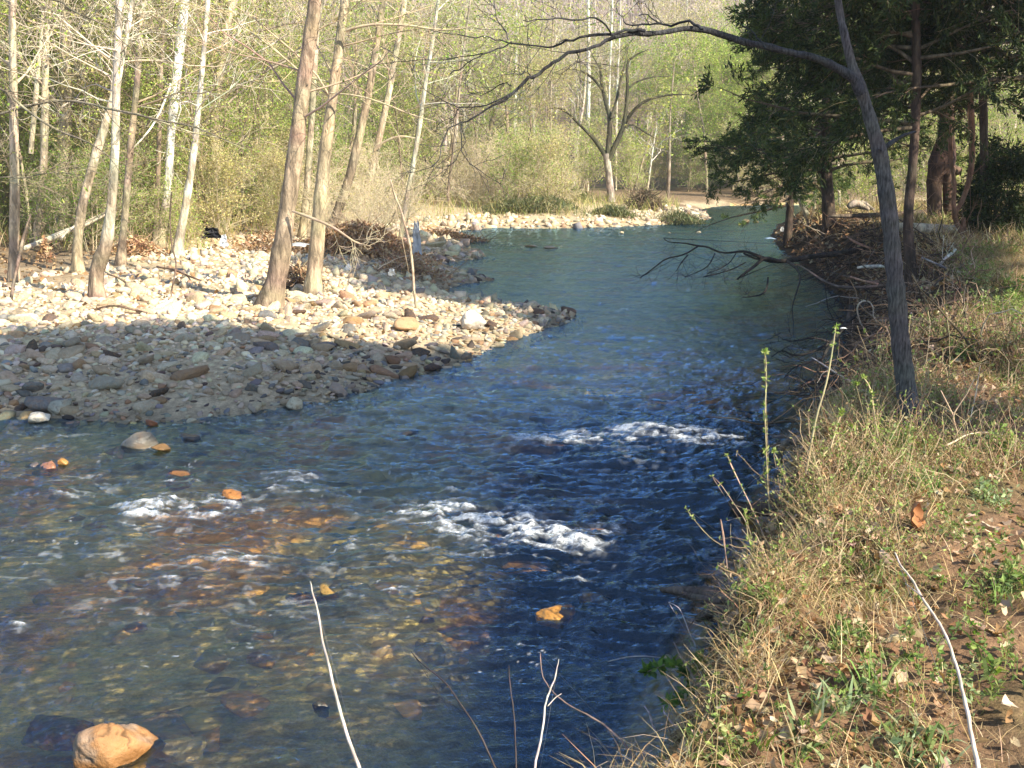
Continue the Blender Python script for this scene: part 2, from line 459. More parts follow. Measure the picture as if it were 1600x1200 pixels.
def water_height(x, y):
    z = flow_noise(x, y)
    foam = np.zeros_like(x)
    ch = fbm(x * 9, y * 16, 140, 4); fi = fbm(x * 22, y * 40, 150, 3)
    for px, py, w, h, a, f in RIF:
        c = G(px, py); e = G(px, py + h)
        W = w / FPX * c[1]; H = max(abs(c[1] - e[1]) * .8, .06)
        u = (x - c[0]) / W / 1.25; v = (y - c[1] + .25 * (x - c[0])) / H / 1.7
        g = np.exp(-(u * u + v * v))
        z = z + g * a * (.75 + .35 * ch + .03 * fi)
        foam = foam + g * f
    st_ = fbm(x * 5 + y * 3, y * 30 + x * 9, 155, 4)
    env = np.minimum(foam, 1.2)
    fm = .22 * ss(.15, 1.1, env) * ss(-.3, .35, ch + .5 * st_)
    fm = fm + .8 * ss(.45, 1.6, env * (.62 + .7 * ch) + (.7 * ch + 1.3 * st_ + .6 * fi) * ss(.05, .5, foam))
    zone = ss(15, 9, y) * ss(3.9, 6.0, y + .2 * x) * ss(3.5, 1.5, x - (y - 7) * .12)
    cap = ss(.60, .86, 1 - 2 * np.abs(fbm(x * 3.4 + .3 * ch, y * 6.5, 171, 3))) * ss(.05, .35, fbm(x * .9 + 4, y * 1.5, 173, 3)) * ss(-.1, .4, ch + fi * .6)
    fm = np.maximum(fm, .32 * cap * zone * ss(5.0, 7.0, y) * ss(.0, .5, ch + .3))
    z = z + fm * .006 * (1 + fi)
    # small lines of bubbles on crests
    sp = ss(.62, .8, fbm(x * 30, y * 55, 160, 2)) * ss(.05, .5, fbm(x * 1.3, y * 2.2, 163, 2)) * ss(16, 9, y) * ss(2.2, 0, x) * ss(4.2, 5.2, y)
    return z, np.clip(fm + .5 * sp, 0, 1)
def build_water():
    Y = [3.0]
    while Y[-1] < 75:
        Y.append(Y[-1] + min(.13, max(.013, Y[-1] ** 2 / (CAMZ * 1100) * .9)))
    Y = np.array([.2, 1, 2] + Y)
    nx = 900
    u = np.linspace(-1, 1, nx)
    half = .52 * Y + 1.2
    gx = u[None] * half[:, None]; gy = np.repeat(Y[:, None], nx, 1)
    z, foam = water_height(gx, gy)
    ny = len(Y)
    i = (np.arange(ny - 1)[:, None] * nx + np.arange(nx - 1)[None]).ravel()
    q = np.stack([i, i + 1, i + nx + 1, i + nx], -1)
    d = sdist(gx, gy).ravel()
    q = q[(d[q] < .45).any(1)]
    used, inv = np.unique(q, return_inverse=True)
    mb = MB()
    mb.add(np.stack([gx, gy, z], -1).reshape(-1, 3)[used], quads=inv.reshape(-1, 4), col=np.repeat(foam.ravel()[used][:, None], 3, 1))
    # the river beyond what can be seen
    for (x0, x1, x2, y0, y1) in ((-40, -1.36, -8.5, .3, 14), (35, 60, 60, 50, 75)):
        mb.add([(x0, y0, -.004), (x1, y0, -.004), (x2, y1, -.004), (x0, y1, -.004)], quads=[(0, 1, 2, 3)], col=(0, 0, 0))
    m, nt, N, L, out = newmat("water")
    co = coords(nt)
    st = nd(nt, "ShaderNodeMapping", {0: co, 3: (1, 1.9, 1)}).outputs[0]
    h1 = noise(nt, st, 24, 5, .6, .4); h2 = noise(nt, st, 80, 3, .6)
    hs = nd(nt, "ShaderNodeMath", {0: h1, 1: h2}, operation='MULTIPLY_ADD'); hs.inputs[2].default_value = 0
    hh = nd(nt, "ShaderNodeMath", {0: h2, 1: .25, 2: h1}, operation='MULTIPLY_ADD').outputs[0]
    bp = nd(nt, "ShaderNodeBump", {"Strength": .8, "Distance": .011, "Height": hh}).outputs[0]
    gl = nd(nt, "ShaderNodeBsdfGlossy", {"Color": (.42, .68, 1, 1), "Roughness": .04, "Normal": bp})
    tr = nd(nt, "ShaderNodeBsdfTransparent", {"Color": (.95, .93, .80, 1)})
    rf = nd(nt, "ShaderNodeBsdfRefraction", {"Color": (.95, .93, .80, 1), "Roughness": .07, "IOR": 1.2, "Normal": bp})
    tr = nd(nt, "ShaderNodeMixShader", {0: .22, 1: tr.outputs[0], 2: rf.outputs[0]})
    fr = nd(nt, "ShaderNodeFresnel", {"IOR": 1.78, "Normal": bp})
    wm = nd(nt, "ShaderNodeMixShader", {0: fr.outputs[0], 1: tr.outputs[0], 2: gl.outputs[0]})
    fa = nd(nt, "ShaderNodeAttribute", attribute_name="Col").outputs[2]
    fn = ramp(nt, noise(nt, st, 38, 5, .75), [(.34, .12), (.66, .95)])
    ff = nd(nt, "ShaderNodeMath", {0: fa, 1: fn}, operation='MULTIPLY', use_clamp=True).outputs[0]
    fo = nd(nt, "ShaderNodeBsdfPrincipled", {"Base Color": (.82, .86, .9, 1), "Roughness": .45, "Specular IOR Level": .5, "Normal": bp, "Subsurface Weight": 0})
    fm = nd(nt, "ShaderNodeMixShader", {0: ff, 1: wm.outputs[0], 2: fo.outputs[0]})
    L.new(fm.outputs[0], out.inputs[0])
    tag(link("water", mb.mesh("water", m)), kind='structure')
build_water()

# ---------------------------------------------------------------- stones
import bmesh
def ico(sub):
    bm = bmesh.new(); bmesh.ops.create_icosphere(bm, subdivisions=sub, radius=1)
    v = np.array([x.co[:] for x in bm.verts]); f = np.array([[a.index for a in x.verts] for x in bm.faces]); bm.free()
    return v, f
ICO = {k: ico(k) for k in (1, 2, 3, 4, 5)}
def stone_shape(sub, seed, planes=14, k=9.0, rough=.05, squash=(1, .8, .6)):
    r = np.random.RandomState(seed)
    d, f = ICO[sub]
    n = nrm(r.randn(planes, 3)); h = .62 + .38 * r.rand(planes)
    dn = np.maximum(d @ n.T, 1e-3)
    rad = (h[None] / dn)
    rad = (np.sum(np.minimum(rad, 4) ** (-k), 1)) ** (-1 / k)
    v = d * rad[:, None]
    v = v * (1 + rough * fbm(v[:, 0] * 2.2 + v[:, 2] * 1.7 + seed, v[:, 1] * 2.2 - v[:, 2] * 1.3, seed, 4) * 2)[:, None]
    v = v * np.array(squash) * (1 + .25 * (r.rand(3) - .5))
    return v, f
def rotm(n):
    """random turns: any spin about Z, small tilts"""
    a = rs.rand(n) * 2 * np.pi; b = rs.randn(n) * .35; c = rs.randn(n) * .35
    ca, sa, cb, sb, cc, sc = np.cos(a), np.sin(a), np.cos(b), np.sin(b), np.cos(c), np.sin(c)
    Z = np.stack([np.stack([ca, -sa, 0 * a], -1), np.stack([sa, ca, 0 * a], -1), np.stack([0 * a, 0 * a, 1 + 0 * a], -1)], 1)
    X = np.stack([np.stack([1 + 0 * b, 0 * b, 0 * b], -1), np.stack([0 * b, cb, -sb], -1), np.stack([0 * b, sb, cb], -1)], 1)
    Y = np.stack([np.stack([cc, 0 * c, sc], -1), np.stack([0 * c, 1 + 0 * c, 0 * c], -1), np.stack([-sc, 0 * c, cc], -1)], 1)
    return Z @ X @ Y
def scatter(mb, shapes, pos, size, col, rot=None):
    rot = rotm(len(pos)) if rot is None else rot
    which = rs.randint(0, len(shapes), len(pos))
    for w, (v, f) in enumerate(shapes):
        i = np.nonzero(which == w)[0]
        if not len(i): continue
        V = np.einsum('nij,vj->nvi', rot[i], v) * size[i][:, None, None] + pos[i][:, None]
        F = (f[None] + (np.arange(len(i)) * len(v))[:, None, None]).reshape(-1, 3)
        mb.add(V.reshape(-1, 3), tris=F, col=np.repeat(col[i], len(v), 0))
CREAM, TAN, GREY, BLUE, RUST, WHITE, DARK = (.70, .57, .39), (.62, .48, .31), (.48, .41, .31), (.27, .26, .24), (.46, .29, .16), (.70, .61, .47), (.13, .10, .08)
SCOLS = np.array([CREAM, TAN, GREY, BLUE, RUST, WHITE, DARK])
SNAMES = ['cream', 'tan', 'grey', 'blue-grey', 'rust-brown', 'pale whitish', 'dark']
def jitter_grid(x0, x1, y0, y1, step):
    X, Y = np.meshgrid(np.arange(x0, x1, step), np.arange(y0, y1, step))
    n = X.size
    return np.stack([X.ravel() + (rs.rand(n) - .5) * step, Y.ravel() + (rs.rand(n) - .5) * step], -1)
ZONES = ["near the leftmost tree", "below the crooked trunk", "below the brightest white sycamore", "below the big tan sycamore", "below the twig drift", "near the bare tip", "out on the tip", "past the tip", "past the tip"]
def build_stones():
    p1 = jitter_grid(-9, 1.6, 10.6, 19, .092); s1 = .029 + .05 * rs.rand(len(p1)) ** 2.4 + (.03 + .05 * rs.rand(len(p1))) * (rs.rand(len(p1)) > .92)
    p2 = jitter_grid(-13, 2, 19, 30, .16); s2 = .045 + .08 * rs.rand(len(p2)) ** 2.2
    p3 = jitter_grid(-6, 11, 38, 56, .28); s3 = .07 + .16 * rs.rand(len(p3)) ** 2.5
    p4 = jitter_grid(-16, -9, 11, 19, .14); s4 = .04 + .07 * rs.rand(len(p4)) ** 2
    p5 = jitter_grid(-5, 2, 28, 40, .3); s5 = .07 + .14 * rs.rand(len(p5)) ** 2
    p = np.concatenate([p1, p2, p3, p4, p5]); s = np.concatenate([s1, s2, s3, s4, s5])
    d = sdist(p[:, 0], p[:, 1])
    mx = np.interp(p[:, 1], MIDX[:, 1], MIDX[:, 0])
    px, py, f = proj(np.stack([p[:, 0], p[:, 1], 0 * s + .3], -1))
    edge = 6.2 + 1.5 * fbm(p[:, 0] * .5, p[:, 1] * .5, 201, 3)
    edge = np.where(p[:, 1] > 30, 2.6, edge)
    keep = (d > -.22) & (d < edge) & (p[:, 0] < mx) & (px > -900) & (rs.rand(len(p)) < np.where(d > edge - 1.5, .55, np.where(d < 0, .5, 1)))
    keep &= (fbm(p[:, 0] * .9, p[:, 1] * .9, 205, 3) > -.42) | (rs.rand(len(p)) < .6)
    p, s, d, px, py = p[keep], s[keep], d[keep], px[keep], py[keep]
    n = len(p)
    z = terrain(p[:, 0], p[:, 1]) + s * .10
    pos = np.stack([p[:, 0], p[:, 1], z], -1)
    near = np.exp(-np.maximum(d, 0) / 1.5) * ss(19, 16, p[:, 1]) + .6 * np.exp(-np.maximum(d, 0) / .5) * ss(16, 19, p[:, 1])  # darker toward the water: wetness, plus the bar's shade put into stone colour
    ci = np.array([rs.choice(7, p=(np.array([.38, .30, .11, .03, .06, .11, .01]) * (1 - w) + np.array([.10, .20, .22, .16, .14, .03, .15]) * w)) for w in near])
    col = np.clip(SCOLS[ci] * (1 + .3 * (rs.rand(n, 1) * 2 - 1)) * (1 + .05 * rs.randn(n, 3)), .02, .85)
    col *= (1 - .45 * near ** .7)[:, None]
    px, py, f = proj(pos)
    vis = (px > 5) & (px < 1595)
    size = np.where(vis, s / f, 0)
    order = np.argsort(-size)
    big = order[:288]; rest = order[288:]
    shp2 = [stone_shape(2, 300 + k, squash=(1, .78, .48)) for k in range(10)]
    shp1 = [stone_shape(1, 320 + k, planes=10, squash=(1, .78, .48)) for k in range(8)]
    mb = MB()
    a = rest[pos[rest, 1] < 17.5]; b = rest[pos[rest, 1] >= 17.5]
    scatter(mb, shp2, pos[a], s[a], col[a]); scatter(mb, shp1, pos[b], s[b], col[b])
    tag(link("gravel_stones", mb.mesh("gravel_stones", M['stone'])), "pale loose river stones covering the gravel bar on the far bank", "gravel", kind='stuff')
    protos = []
    for k in range(9):
        v, f = stone_shape(3, 340 + k, planes=16, k=12, squash=(1, .78, .52))
        protos.append(MB().add(v, tris=f).mesh("river_stone", M['rock']))
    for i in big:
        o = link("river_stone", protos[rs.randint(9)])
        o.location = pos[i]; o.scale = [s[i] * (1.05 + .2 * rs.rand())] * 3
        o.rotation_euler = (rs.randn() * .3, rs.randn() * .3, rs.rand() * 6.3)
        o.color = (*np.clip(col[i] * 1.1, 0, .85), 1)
        where = ZONES[int(np.clip(px[i] / 1600 * 9, 0, 8))]
        zone = "at the water's edge" if d[i] < .35 else ("in the shaded part of the gravel bar" if pos[i, 1] < 14.3 else "in the sunlit part of the gravel bar")
        tag(o, "%s %s stone %s, %s" % ("large" if s[i] > .1 else ("middling" if s[i] > .085 else "smaller"), SNAMES[ci[i]], zone.replace(" of the gravel bar", ""), where), "stone", "stones of the gravel bar, %s" % zone)
    # cobbles lying on the river bed
    q = jitter_grid(-7, 3, 4.2, 13, .17)
    dd = sdist(q[:, 0], q[:, 1]); zz = terrain(q[:, 0], q[:, 1])
    k = (dd < -.1) & (zz > -.5) & (rs.rand(len(q)) < .22) & (fbm(q[:, 0] * .8, q[:, 1] * .9, 212, 3) > -.3)
    q, zz = q[k], zz[k]
    s = .06 + .15 * rs.rand(len(q)) ** 2
    mb = MB()
    scatter(mb, shp2, np.stack([q[:, 0], q[:, 1], zz - s * .3], -1), s, pick([(.80, .42, .11), (.66, .50, .18), (.50, .40, .17), (.78, .58, .28), (.24, .2, .10)], len(q), p=[.2, .25, .3, .1, .15], v=.3))
    tag(link("riverbed_cobbles", mb.mesh("riverbed_cobbles", M['stone'])), "brown and orange cobbles lying under the shallow water", "cobbles", kind='stuff')
build_stones()

def boulder(name, px, py, w, label, col, z=0.0, seed=1, squash=(1, .75, .6), rz=0, wet=False, cat="rock", sink=.3, group=None, planes=18, rough=.07, Y=None):
    """w: width in picture px; the rock's middle is at the picture spot"""
    c = G(px, py, z)
    if Y is not None: c = C(px, py, Y)
    f = proj(c)[2][0]
    rad = w / 2 / FPX * f
    v, fc = stone_shape(5 if w > 60 else 4, seed, planes=planes, k=14, rough=rough, squash=squash)
    v = v / np.abs(v[:, 0]).max()
    fine = fbm(v[:, 0] * 7 + v[:, 2] * 5, v[:, 1] * 7 - v[:, 2] * 4, seed + 3, 4)
    v = v * (1 + .035 * fine)[:, None]
    o = link(name, MB().add(v * rad, tris=fc).mesh(name, M['wet' if wet else 'rock']))
    o.location = (c[0], c[1], c[2] + rad * (.35 - sink)); o.rotation_euler = (0, 0, rz)
    o.color = (*col, 1)
    return tag(o, label, cat, group)
OR, OR2 = (.36, .16, .05), (.50, .27, .10)
# the big orange-tan boulder at the near edge of the shallows
def big_boulder():
    c = G(166, 1184, .02)
    v, fc = stone_shape(5, 915, planes=16, k=11, rough=.05, squash=(1, .95, .95))
    v = v / np.abs(v[:, 0]).max()
    rid = 1 - np.abs(fbm(v[:, 0] * 2.3 + v[:, 2] * 2, v[:, 1] * 2.3 - v[:, 2], 921, 4)) * 2
    crack = ss(.90, .99, 1 - np.abs(fbm(v[:, 0] * 1.6 + 3, v[:, 1] * 1.6 + v[:, 2] * 1.6, 925, 3)))
    pits = ss(.35, .6, fbm(v[:, 0] * 6, v[:, 1] * 6 + v[:, 2] * 5, 931, 3))
    v = v * (1 + .022 * rid - .05 * crack - .05 * pits + .015 * fbm(v[:, 0] * 5, v[:, 1] * 5 + v[:, 2] * 4, 944, 5) * 2.2)[:, None]
    r = .255
    col = np.array([.36, .185, .075])[None] * (1 - .65 * crack - .5 * pits)[:, None]
    g = ss(-.15, .4, fbm(v[:, 0] * 2.6, v[:, 1] * 2.6 + v[:, 2] * 2, 940, 4))[:, None]
    col = col * (1 - g * .55) + np.array([.30, .25, .20]) * g * .55
    wet = ss(.10, -.08, v[:, 2] + .1 * fbm(v[:, 0] * 4, v[:, 1] * 4, 947, 3))[:, None]
    col = col * (1 - wet * .8) + np.array([.20, .085, .02]) * wet * .8
    o = link("boulder", MB().add(v * r, tris=fc, col=col).mesh("boulder", M['boulder']))
    o.location = (c[0], c[1] + .02, .045); o.rotation_euler = (.1, 0, .5)
    tag(o, "large cracked orange-tan boulder rising from the shallows at the near edge", "boulder")
M['boulder'] = surf_mat("boulder_rock", 'attr', 9, .75, 1.25, .6, .8, 16, .03, spec=.35)
big_boulder()
BL = [
 (96, 1150, 120, "low dark orange rock under the water on the left side of the big boulder", (.22, .10, .03), -.06, (1, .9, .35)),
 (255, 1130, 110, "flat mottled brown rock under water behind the big boulder", (.25, .17, .08), -.10, (1, .8, .3)),
 (215, 692, 60, "grey-brown boulder standing in the shallows off the gravel bar", (.26, .22, .16), .04, (1, .8, .75)),
 (256, 700, 34, "orange rock leaning on the right of the grey-brown boulder", (.42, .22, .07), .03, (1, .8, .7)),
 (182, 705, 40, "orange wet rock at the left foot of the grey-brown boulder", OR, -.02, (1, .8, .5)),
 (236, 660, 28, "reddish rock in the shallows just below the gravel bar", (.34, .12, .05), .03, (1, .8, .7)),
 (98, 722, 20, "bright orange pointed rock in the left shallows", (.42, .21, .05), .03, (1, .9, .9)),
 (75, 730, 34, "pinkish red rock between the dark one and the orange pointed one", (.36, .16, .09), .01, (1, .8, .6)),
 (52, 726, 30, "dark grey rock left of the pinkish red one in the shallows", (.10, .09, .09), .02, (1, .8, .5)),
 (280, 745, 55, "orange-brown rock awash between the boulder and the first riffle", OR, -.02, (1, .6, .4)),
 (362, 775, 42, "bright rust-orange rock standing out of the left riffle", (.36, .15, .04), .03, (1, .7, .6)),
 (150, 818, 46, "orange rock under the water left of the left riffle's foam", (.50, .27, .06), -.03, (1, .7, .4)),
 (298, 683, 44, "black wet rock touching the lower edge of the gravel bar", (.05, .05, .05), .02, (1, .6, .5)),
 (312, 708, 42, "dark flat rock awash below the gravel bar", (.06, .06, .06), .0, (1, .6, .35)),
 (395, 704, 22, "small dark rock alone in the shallows below the gravel bar's tip", (.08, .07, .06), .0, (1, .7, .5)),
 (640, 675, 36, "brown submerged rock upstream of the middle riffles", (.20, .13, .08), .0, (1, .6, .4)),
 (845, 700, 100, "long brown rock under the foam of the upstream riffle", (.24, .13, .06), -.01, (1, .4, .35)),
 (470, 930, 80, "mossy orange-brown rock lying awash left of the pale stem", (.36, .19, .06), .0, (1, .4, .38)),
 (513, 926, 46, "greenish-topped orange rock under the tip of the pale stem", (.36, .22, .06), .01, (1, .6, .55)),
 (810, 880, 105, "broad orange slab glowing under the middle riffle", (.55, .28, .08), -.01, (1, .5, .3)),
 (925, 932, 62, "orange-yellow rock awash in the dark water", (.38, .24, .06), .0, (1, .5, .45)),
 (860, 960, 78, "bright orange-gold rock breaking the blue water", (.48, .23, .05), .03, (1, .5, .45)),
 (720, 980, 90, "flat orange rock awash left of the orange-gold one", (.45, .25, .10), -.02, (1, .5, .3)),
 (665, 968, 28, "small brown rock awash at the left end of the flat orange rock", (.28, .16, .08), .0, (1, .7, .5)),
 (213, 976, 42, "thin orange rock ridge awash in the left shallows", (.45, .22, .08), .0, (1, .5, .4)),
 (400, 1022, 60, "rounded orange-brown rock top in the near shallows", (.36, .22, .08), -.01, (1, .7, .4)),
 (330, 1030, 60, "submerged tan rock left of the rounded orange-brown top", (.34, .24, .10), -.05, (1, .7, .4)),
 (497, 1098, 40, "small black mossy rock poking out of the near shallows", (.03, .03, .025), .015, (1, .8, .6)),
 (925, 827, 46, "reddish brown rock at the right end of the middle riffle", (.30, .15, .08), .01, (1, .6, .4)),
 (780, 845, 30, "wet brown rock half hidden in the middle riffle's foam", (.28, .15, .08), .01, (1, .6, .5)),
 (380, 1090, 90, "submerged orange slab beside the boulder's mottled neighbour", (.42, .22, .07), -.12, (1, .7, .3)),
 (280, 1165, 90, "pale tan stone on the bed right of the big boulder", (.42, .32, .17), -.12, (1, .6, .3)),
]
for k, (px, py, w, lab, col, z, sq) in enumerate(BL):
    col = tuple(min(.8, c * 2) for c in col) if z <= -.05 and k else col
    boulder("river_rock", px, py, w, lab, col, z=z, seed=500 + k, squash=sq, wet=True, rz=rs.rand() * .6 - .3, sink=.52 if k not in (0, 2, 3) else .35)
ML = [(690, 538, 34, "tan square block of stone at the sunlit end of the bar", (.50, .40, .27), .15), (640, 512, 60, "broad reddish slab in the sunlit gravel by the shade line", (.42, .27, .15), .3),
      (460, 634, 28, "pale rounded stone lowest on the bar's wet edge", (.50, .44, .30), .06), (62, 655, 36, "white square-cut stone at the bar's left wet edge", (.72, .64, .50), .04), (92, 640, 42, "big grey-green stone at the bar's left edge", (.36, .34, .26), .08),
      (25, 620, 60, "big cream slab at the bar's left edge", (.66, .56, .42), .10), (40, 657, 26, "orange-tan stone lying in the water by the white one", (.50, .34, .16), .0),
      (857, 487, 22, "cream block at the very tip of the gravel bar", (.66, .56, .38), .06), (882, 489, 14, "small cream cube beyond the cream block at the tip", (.66, .56, .36), .05), (845, 505, 30, "flat pale stone low on the bar's tip", (.60, .50, .34), .05),
      (140, 458, 26, "reddish brown rock wedged against the foot of the crooked trunk", (.30, .16, .08), .45), (735, 505, 40, "grey-white stone high on the bar's tip", (.66, .6, .5), .25)]
for k, (px, py, w, lab, col, z) in enumerate(ML):
    boulder("marked_stone", px, py, w, lab, col, z=z, seed=700 + k, squash=(1, .8, .7), rz=rs.rand(), sink=.2, cat="stone")
for k, (px, py, w, lab, col) in enumerate([
    (972, 364, 9, "small cream stone in the far water below the gravel point", (.62, .52, .33)), (1045, 364, 7, "small flat tan stone between two cream stones in the far water", (.55, .42, .26)),
    (1092, 364, 9, "cream stone farthest right of the row in the far water", (.62, .52, .33)), (1165, 348, 16, "left one of two orange-tan rocks in the narrow far channel", (.55, .38, .18)),
    (1180, 348, 12, "right one of two orange-tan rocks in the narrow far channel", (.55, .38, .18)), (830, 384, 22, "low gravelly rock islet in the far left water", (.48, .38, .25)), (860, 386, 26, "long low rock islet right of the first one", (.45, .35, .24)),
    (990, 351, 20, "tan boulder at the foot of the far gravel point", (.60, .46, .28)), (1012, 352, 12, "white stone beside the tan boulder at the far point", (.7, .62, .45)), (905, 353, 14, "orange rock near the water of the far gravel bar", (.48, .3, .15)),
    (975, 330, 34, "long pinkish stone slab high on the far gravel bar", (.58, .44, .32)), (960, 352, 10, "dark grey rock at the far bar's waterline", (.12, .12, .12))]):
    boulder("far_stone", px, py, w, lab, col, z=.05, seed=740 + k, squash=(1, .8, .5 if 'islet' not in lab else .16), cat="stone", sink=.15 if 'islet' not in lab else .38)

# ---------------------------------------------------------------- trees
PALE, BARK, BARKP, TWIG, DKB = (.54, .45, .31), (.28, .215, .145), (.39, .31, .205), (.46, .38, .25), (.07, .06, .05)
def limbs_of(P, Rd, spec, col, leafcol=None, leaf=(0, .05), up=.02, wand=.16, leaf_asp=.6, rmin=.0035):
    """branches, twigs and leaves along a stem. spec: (children, length, from fraction) per level"""
    wood, twg, lv = MB(), MB(), MB()
    cur, cr = P, Rd
    for lvl, (n, ln, fr, ang) in enumerate(spec):
        p, d, r, f = spawn(cur, cr, n, (fr, .98), ang, (.35, .6))
        if lvl == 0: L = ln * (1.15 - .75 * (f - fr) / (1 - fr)) * (.6 + .6 * rs.rand(len(p)))
        else: L = ln * (.5 + .8 * rs.rand(len(p)))
        r = np.maximum(r, rmin * 1.15)
        if lvl == 0: r = np.minimum(r, .009 * L)
        K = 6 if lvl == 0 else 4
        Q, rr = grow(p, d, L, r, K, wand + .04 * lvl, up, .75)
        c = np.asarray(col) * (1.0 if lvl == 0 else 1.05)
        tubes(wood if lvl == 0 else twg, Q, np.maximum(rr, rmin), 4 if lvl == 0 else 3, tint(c, len(Q), .2, .04))
        cur, cr = Q, rr
    if leafcol is not None and leaf[0]:
        n = int(leaf[0])
        i = rs.randint(0, len(cur), n); k = rs.randint(1, cur.shape[1], n)
        pt = cur[i, k] + rs.randn(n, 3) * leaf[1] * .9
        cards(lv, pt, leaf[1] * (.6 + .8 * rs.rand(n)), pick(leafcol, n, v=.35, hue=.06), leaf_asp)
    return wood, twg, lv
def px_line(pts, Y0=None, Y1=None, n=14):
    """pts: (px, py, width px); the depth runs from Y0 at the first point to Y1 at the last"""
    Y1 = Y0 if Y1 is None else Y1
    out = []
    for k, (a, b, w) in enumerate(pts):
        Y = Y0 + (Y1 - Y0) * k / max(1, len(pts) - 1)
        c = C(a, b, Y); f = proj(c)[2][0]
        out.append([*c, w / 2 / FPX * f])
    q = smooth_line(out, n)
    return q[:, :3], np.maximum(q[:, 3], .0012)
def shade_var(n, K, col, v=.18):
    return np.clip(np.asarray(col)[None, None] * (1 + v * (rs.rand(n, K, 1) * 2 - 1)) * (1 + .04 * rs.randn(n, K, 3)), 0, .9)
GREENS = [(.30, .38, .07), (.38, .44, .10), (.20, .29, .05), (.46, .46, .14)]
def stem_tree(name, label, pts, col=BARK, extra_h=3.8, group=None, cat="tree", limbs=None, spec=None, leafn=500, leafs=.05, flare=True, base=None, fork=None, sides=10, start=.42, topcol=None, dist=None, leafcol=GREENS):
    """a tree whose stem follows picture points; it stands where its foot meets the ground"""
    px, py, w = pts[0]
    g = T(px, py) if base is None else np.asarray(base, float)
    if dist: g = C(px, py, dist); g[2] = min(g[2], tz(g))
    Y = g[1]
    P, Rd = px_line(pts, Y, Y, 22)
    P = P - P[0] + [g[0], g[1], min(P[0, 2], g[2])] if abs(P[0, 2] - g[2]) < .6 else P
    # keep growing above the picture
    d = nrm(P[-1] - P[-4]); d = nrm(d + [0, 0, .3])
    Q, qr = grow(P[-1:], d[None], extra_h, Rd[-1], 10, .06, .02, .85)
    P = np.concatenate([P, Q[0, 1:]]); Rd = np.concatenate([Rd, qr[0, 1:]])
    ext = P[:1] - [[0, 0, .35]]
    P = np.concatenate([ext, P]); Rd = np.concatenate([Rd[:1] * (1.35 if flare else 1), Rd])
    if flare:
        Rd[1] *= 1.22; Rd[2] *= 1.06
    wob = 1 + .05 * rs.randn(len(Rd)); Rd = Rd * wob
    o = P[1].copy()
    t = thing(name, label, cat, group, o)
    mb = MB()
    cl = shade_var(1, len(P), col, .16)
    if topcol is not None:
        tt = np.linspace(0, 1, len(P))[None, :, None]
        m = ss(.15, .4, tt + .25 * rs.rand(1, len(P), 1) - .1)
        cl = cl * (1 - m) + shade_var(1, len(P), topcol, .1) * m
    tubes(mb, P[None] - o, Rd[None], sides, cl, .10)
    if fork:
        for fp in fork:
            FP, FR = px_line(fp, Y, Y, 12)
            d = nrm(FP[-1] - FP[-4]); Q, qr = grow(FP[-1:], nrm(d + [0, 0, .2])[None], extra_h * .8, FR[-1], 8, .06, .02, .85)
            FP = np.concatenate([FP, Q[0, 1:]]); FR = np.concatenate([FR, qr[0, 1:]])
            tubes(mb, FP[None] - o, FR[None], sides, shade_var(1, len(FP), topcol or col, .12), .08)
    link("trunk", mb.mesh("trunk", M['bark']), t)
    spec = spec or [(13, 2.0, start, (45, 80)), (6, .9, .25, (30, 70)), (4, .4, .2, (30, 70))]
    wd, tw, lv = limbs_of(P[None] - o, Rd[None], spec, col if topcol is None else topcol, leafcol, (leafn, leafs))
    if limbs:
        for lp in limbs:
            LP, LR = px_line(lp, Y - .2, Y - .6, 16)
            tubes(wd, LP[None] - o, LR[None], 6, shade_var(1, 16, topcol or col, .1))
            w2, t2, l2 = limbs_of(LP[None] - o, LR[None], [(9, .7, .25, (30, 70)), (4, .3, .2, (30, 60))], TWIG, leafcol, (60, leafs))
            wd.v += w2.v; wd.c += w2.c; wd.q += [q + wd.n for q in w2.q]; wd.n += w2.n
            tw.v += t2.v; tw.c += t2.c; tw.q += [q + tw.n for q in t2.q]; tw.n += t2.n
    bo = link("branches", wd.mesh("branches", M['twig']), t)
    if tw.n: link("twigs", tw.mesh("twigs", M['twig']), bo)
    if lv.n: link("crown", lv.mesh("crown", M['leaf'], smooth=False), t)
    return t
SYC = (.62, .55, .42)
stem_tree("sycamore_tree", "straight tan-barked tree farthest left on the gravel bar", [(22, 440, 18), (22, 370, 15), (23, 300, 15), (21, 150, 13), (19, 0, 11)], BARKP, topcol=PALE)
stem_tree("sycamore_tree", "forked tan tree second from the left behind the leaning stick", [(58, 385, 20), (66, 300, 13), (70, 200, 12), (71, 100, 10), (76, 0, 10)], BARKP, topcol=PALE, fork=[[(48, 240, 8), (56, 150, 8), (64, 70, 7), (70, 0, 7)]])
stem_tree("sycamore_tree", "smooth tree bowed to the right that leans behind the crooked trunk", [(122, 428, 20), (121, 385, 15), (128, 325, 14), (146, 255, 14), (164, 195, 12), (176, 150, 10), (183, 60, 9), (190, 0, 8)], BARKP, topcol=PALE)
stem_tree("sycamore_tree", "crooked trunk with a swollen knee whose top forks white", [(152, 466, 26), (150, 435, 21), (155, 410, 24), (166, 380, 20), (174, 320, 15), (180, 230, 13), (182, 130, 12), (185, 50, 11), (186, 0, 10)], BARK, topcol=SYC,
          fork=[[(184, 140, 7), (192, 90, 7), (200, 45, 8), (208, 0, 8)]])
stem_tree("sycamore_tree", "slim reddish-tan tree just right of the crooked trunk", [(188, 415, 16), (193, 360, 11), (198, 300, 11), (205, 220, 10), (214, 130, 9), (218, 70, 8), (223, 0, 8)], BARKP)
stem_tree("sycamore_tree", "thin grey-tan tree left of the brightest white trunk", [(242, 385, 10), (247, 270, 8), (250, 160, 7), (254, 60, 5), (256, 0, 5)], BARK)
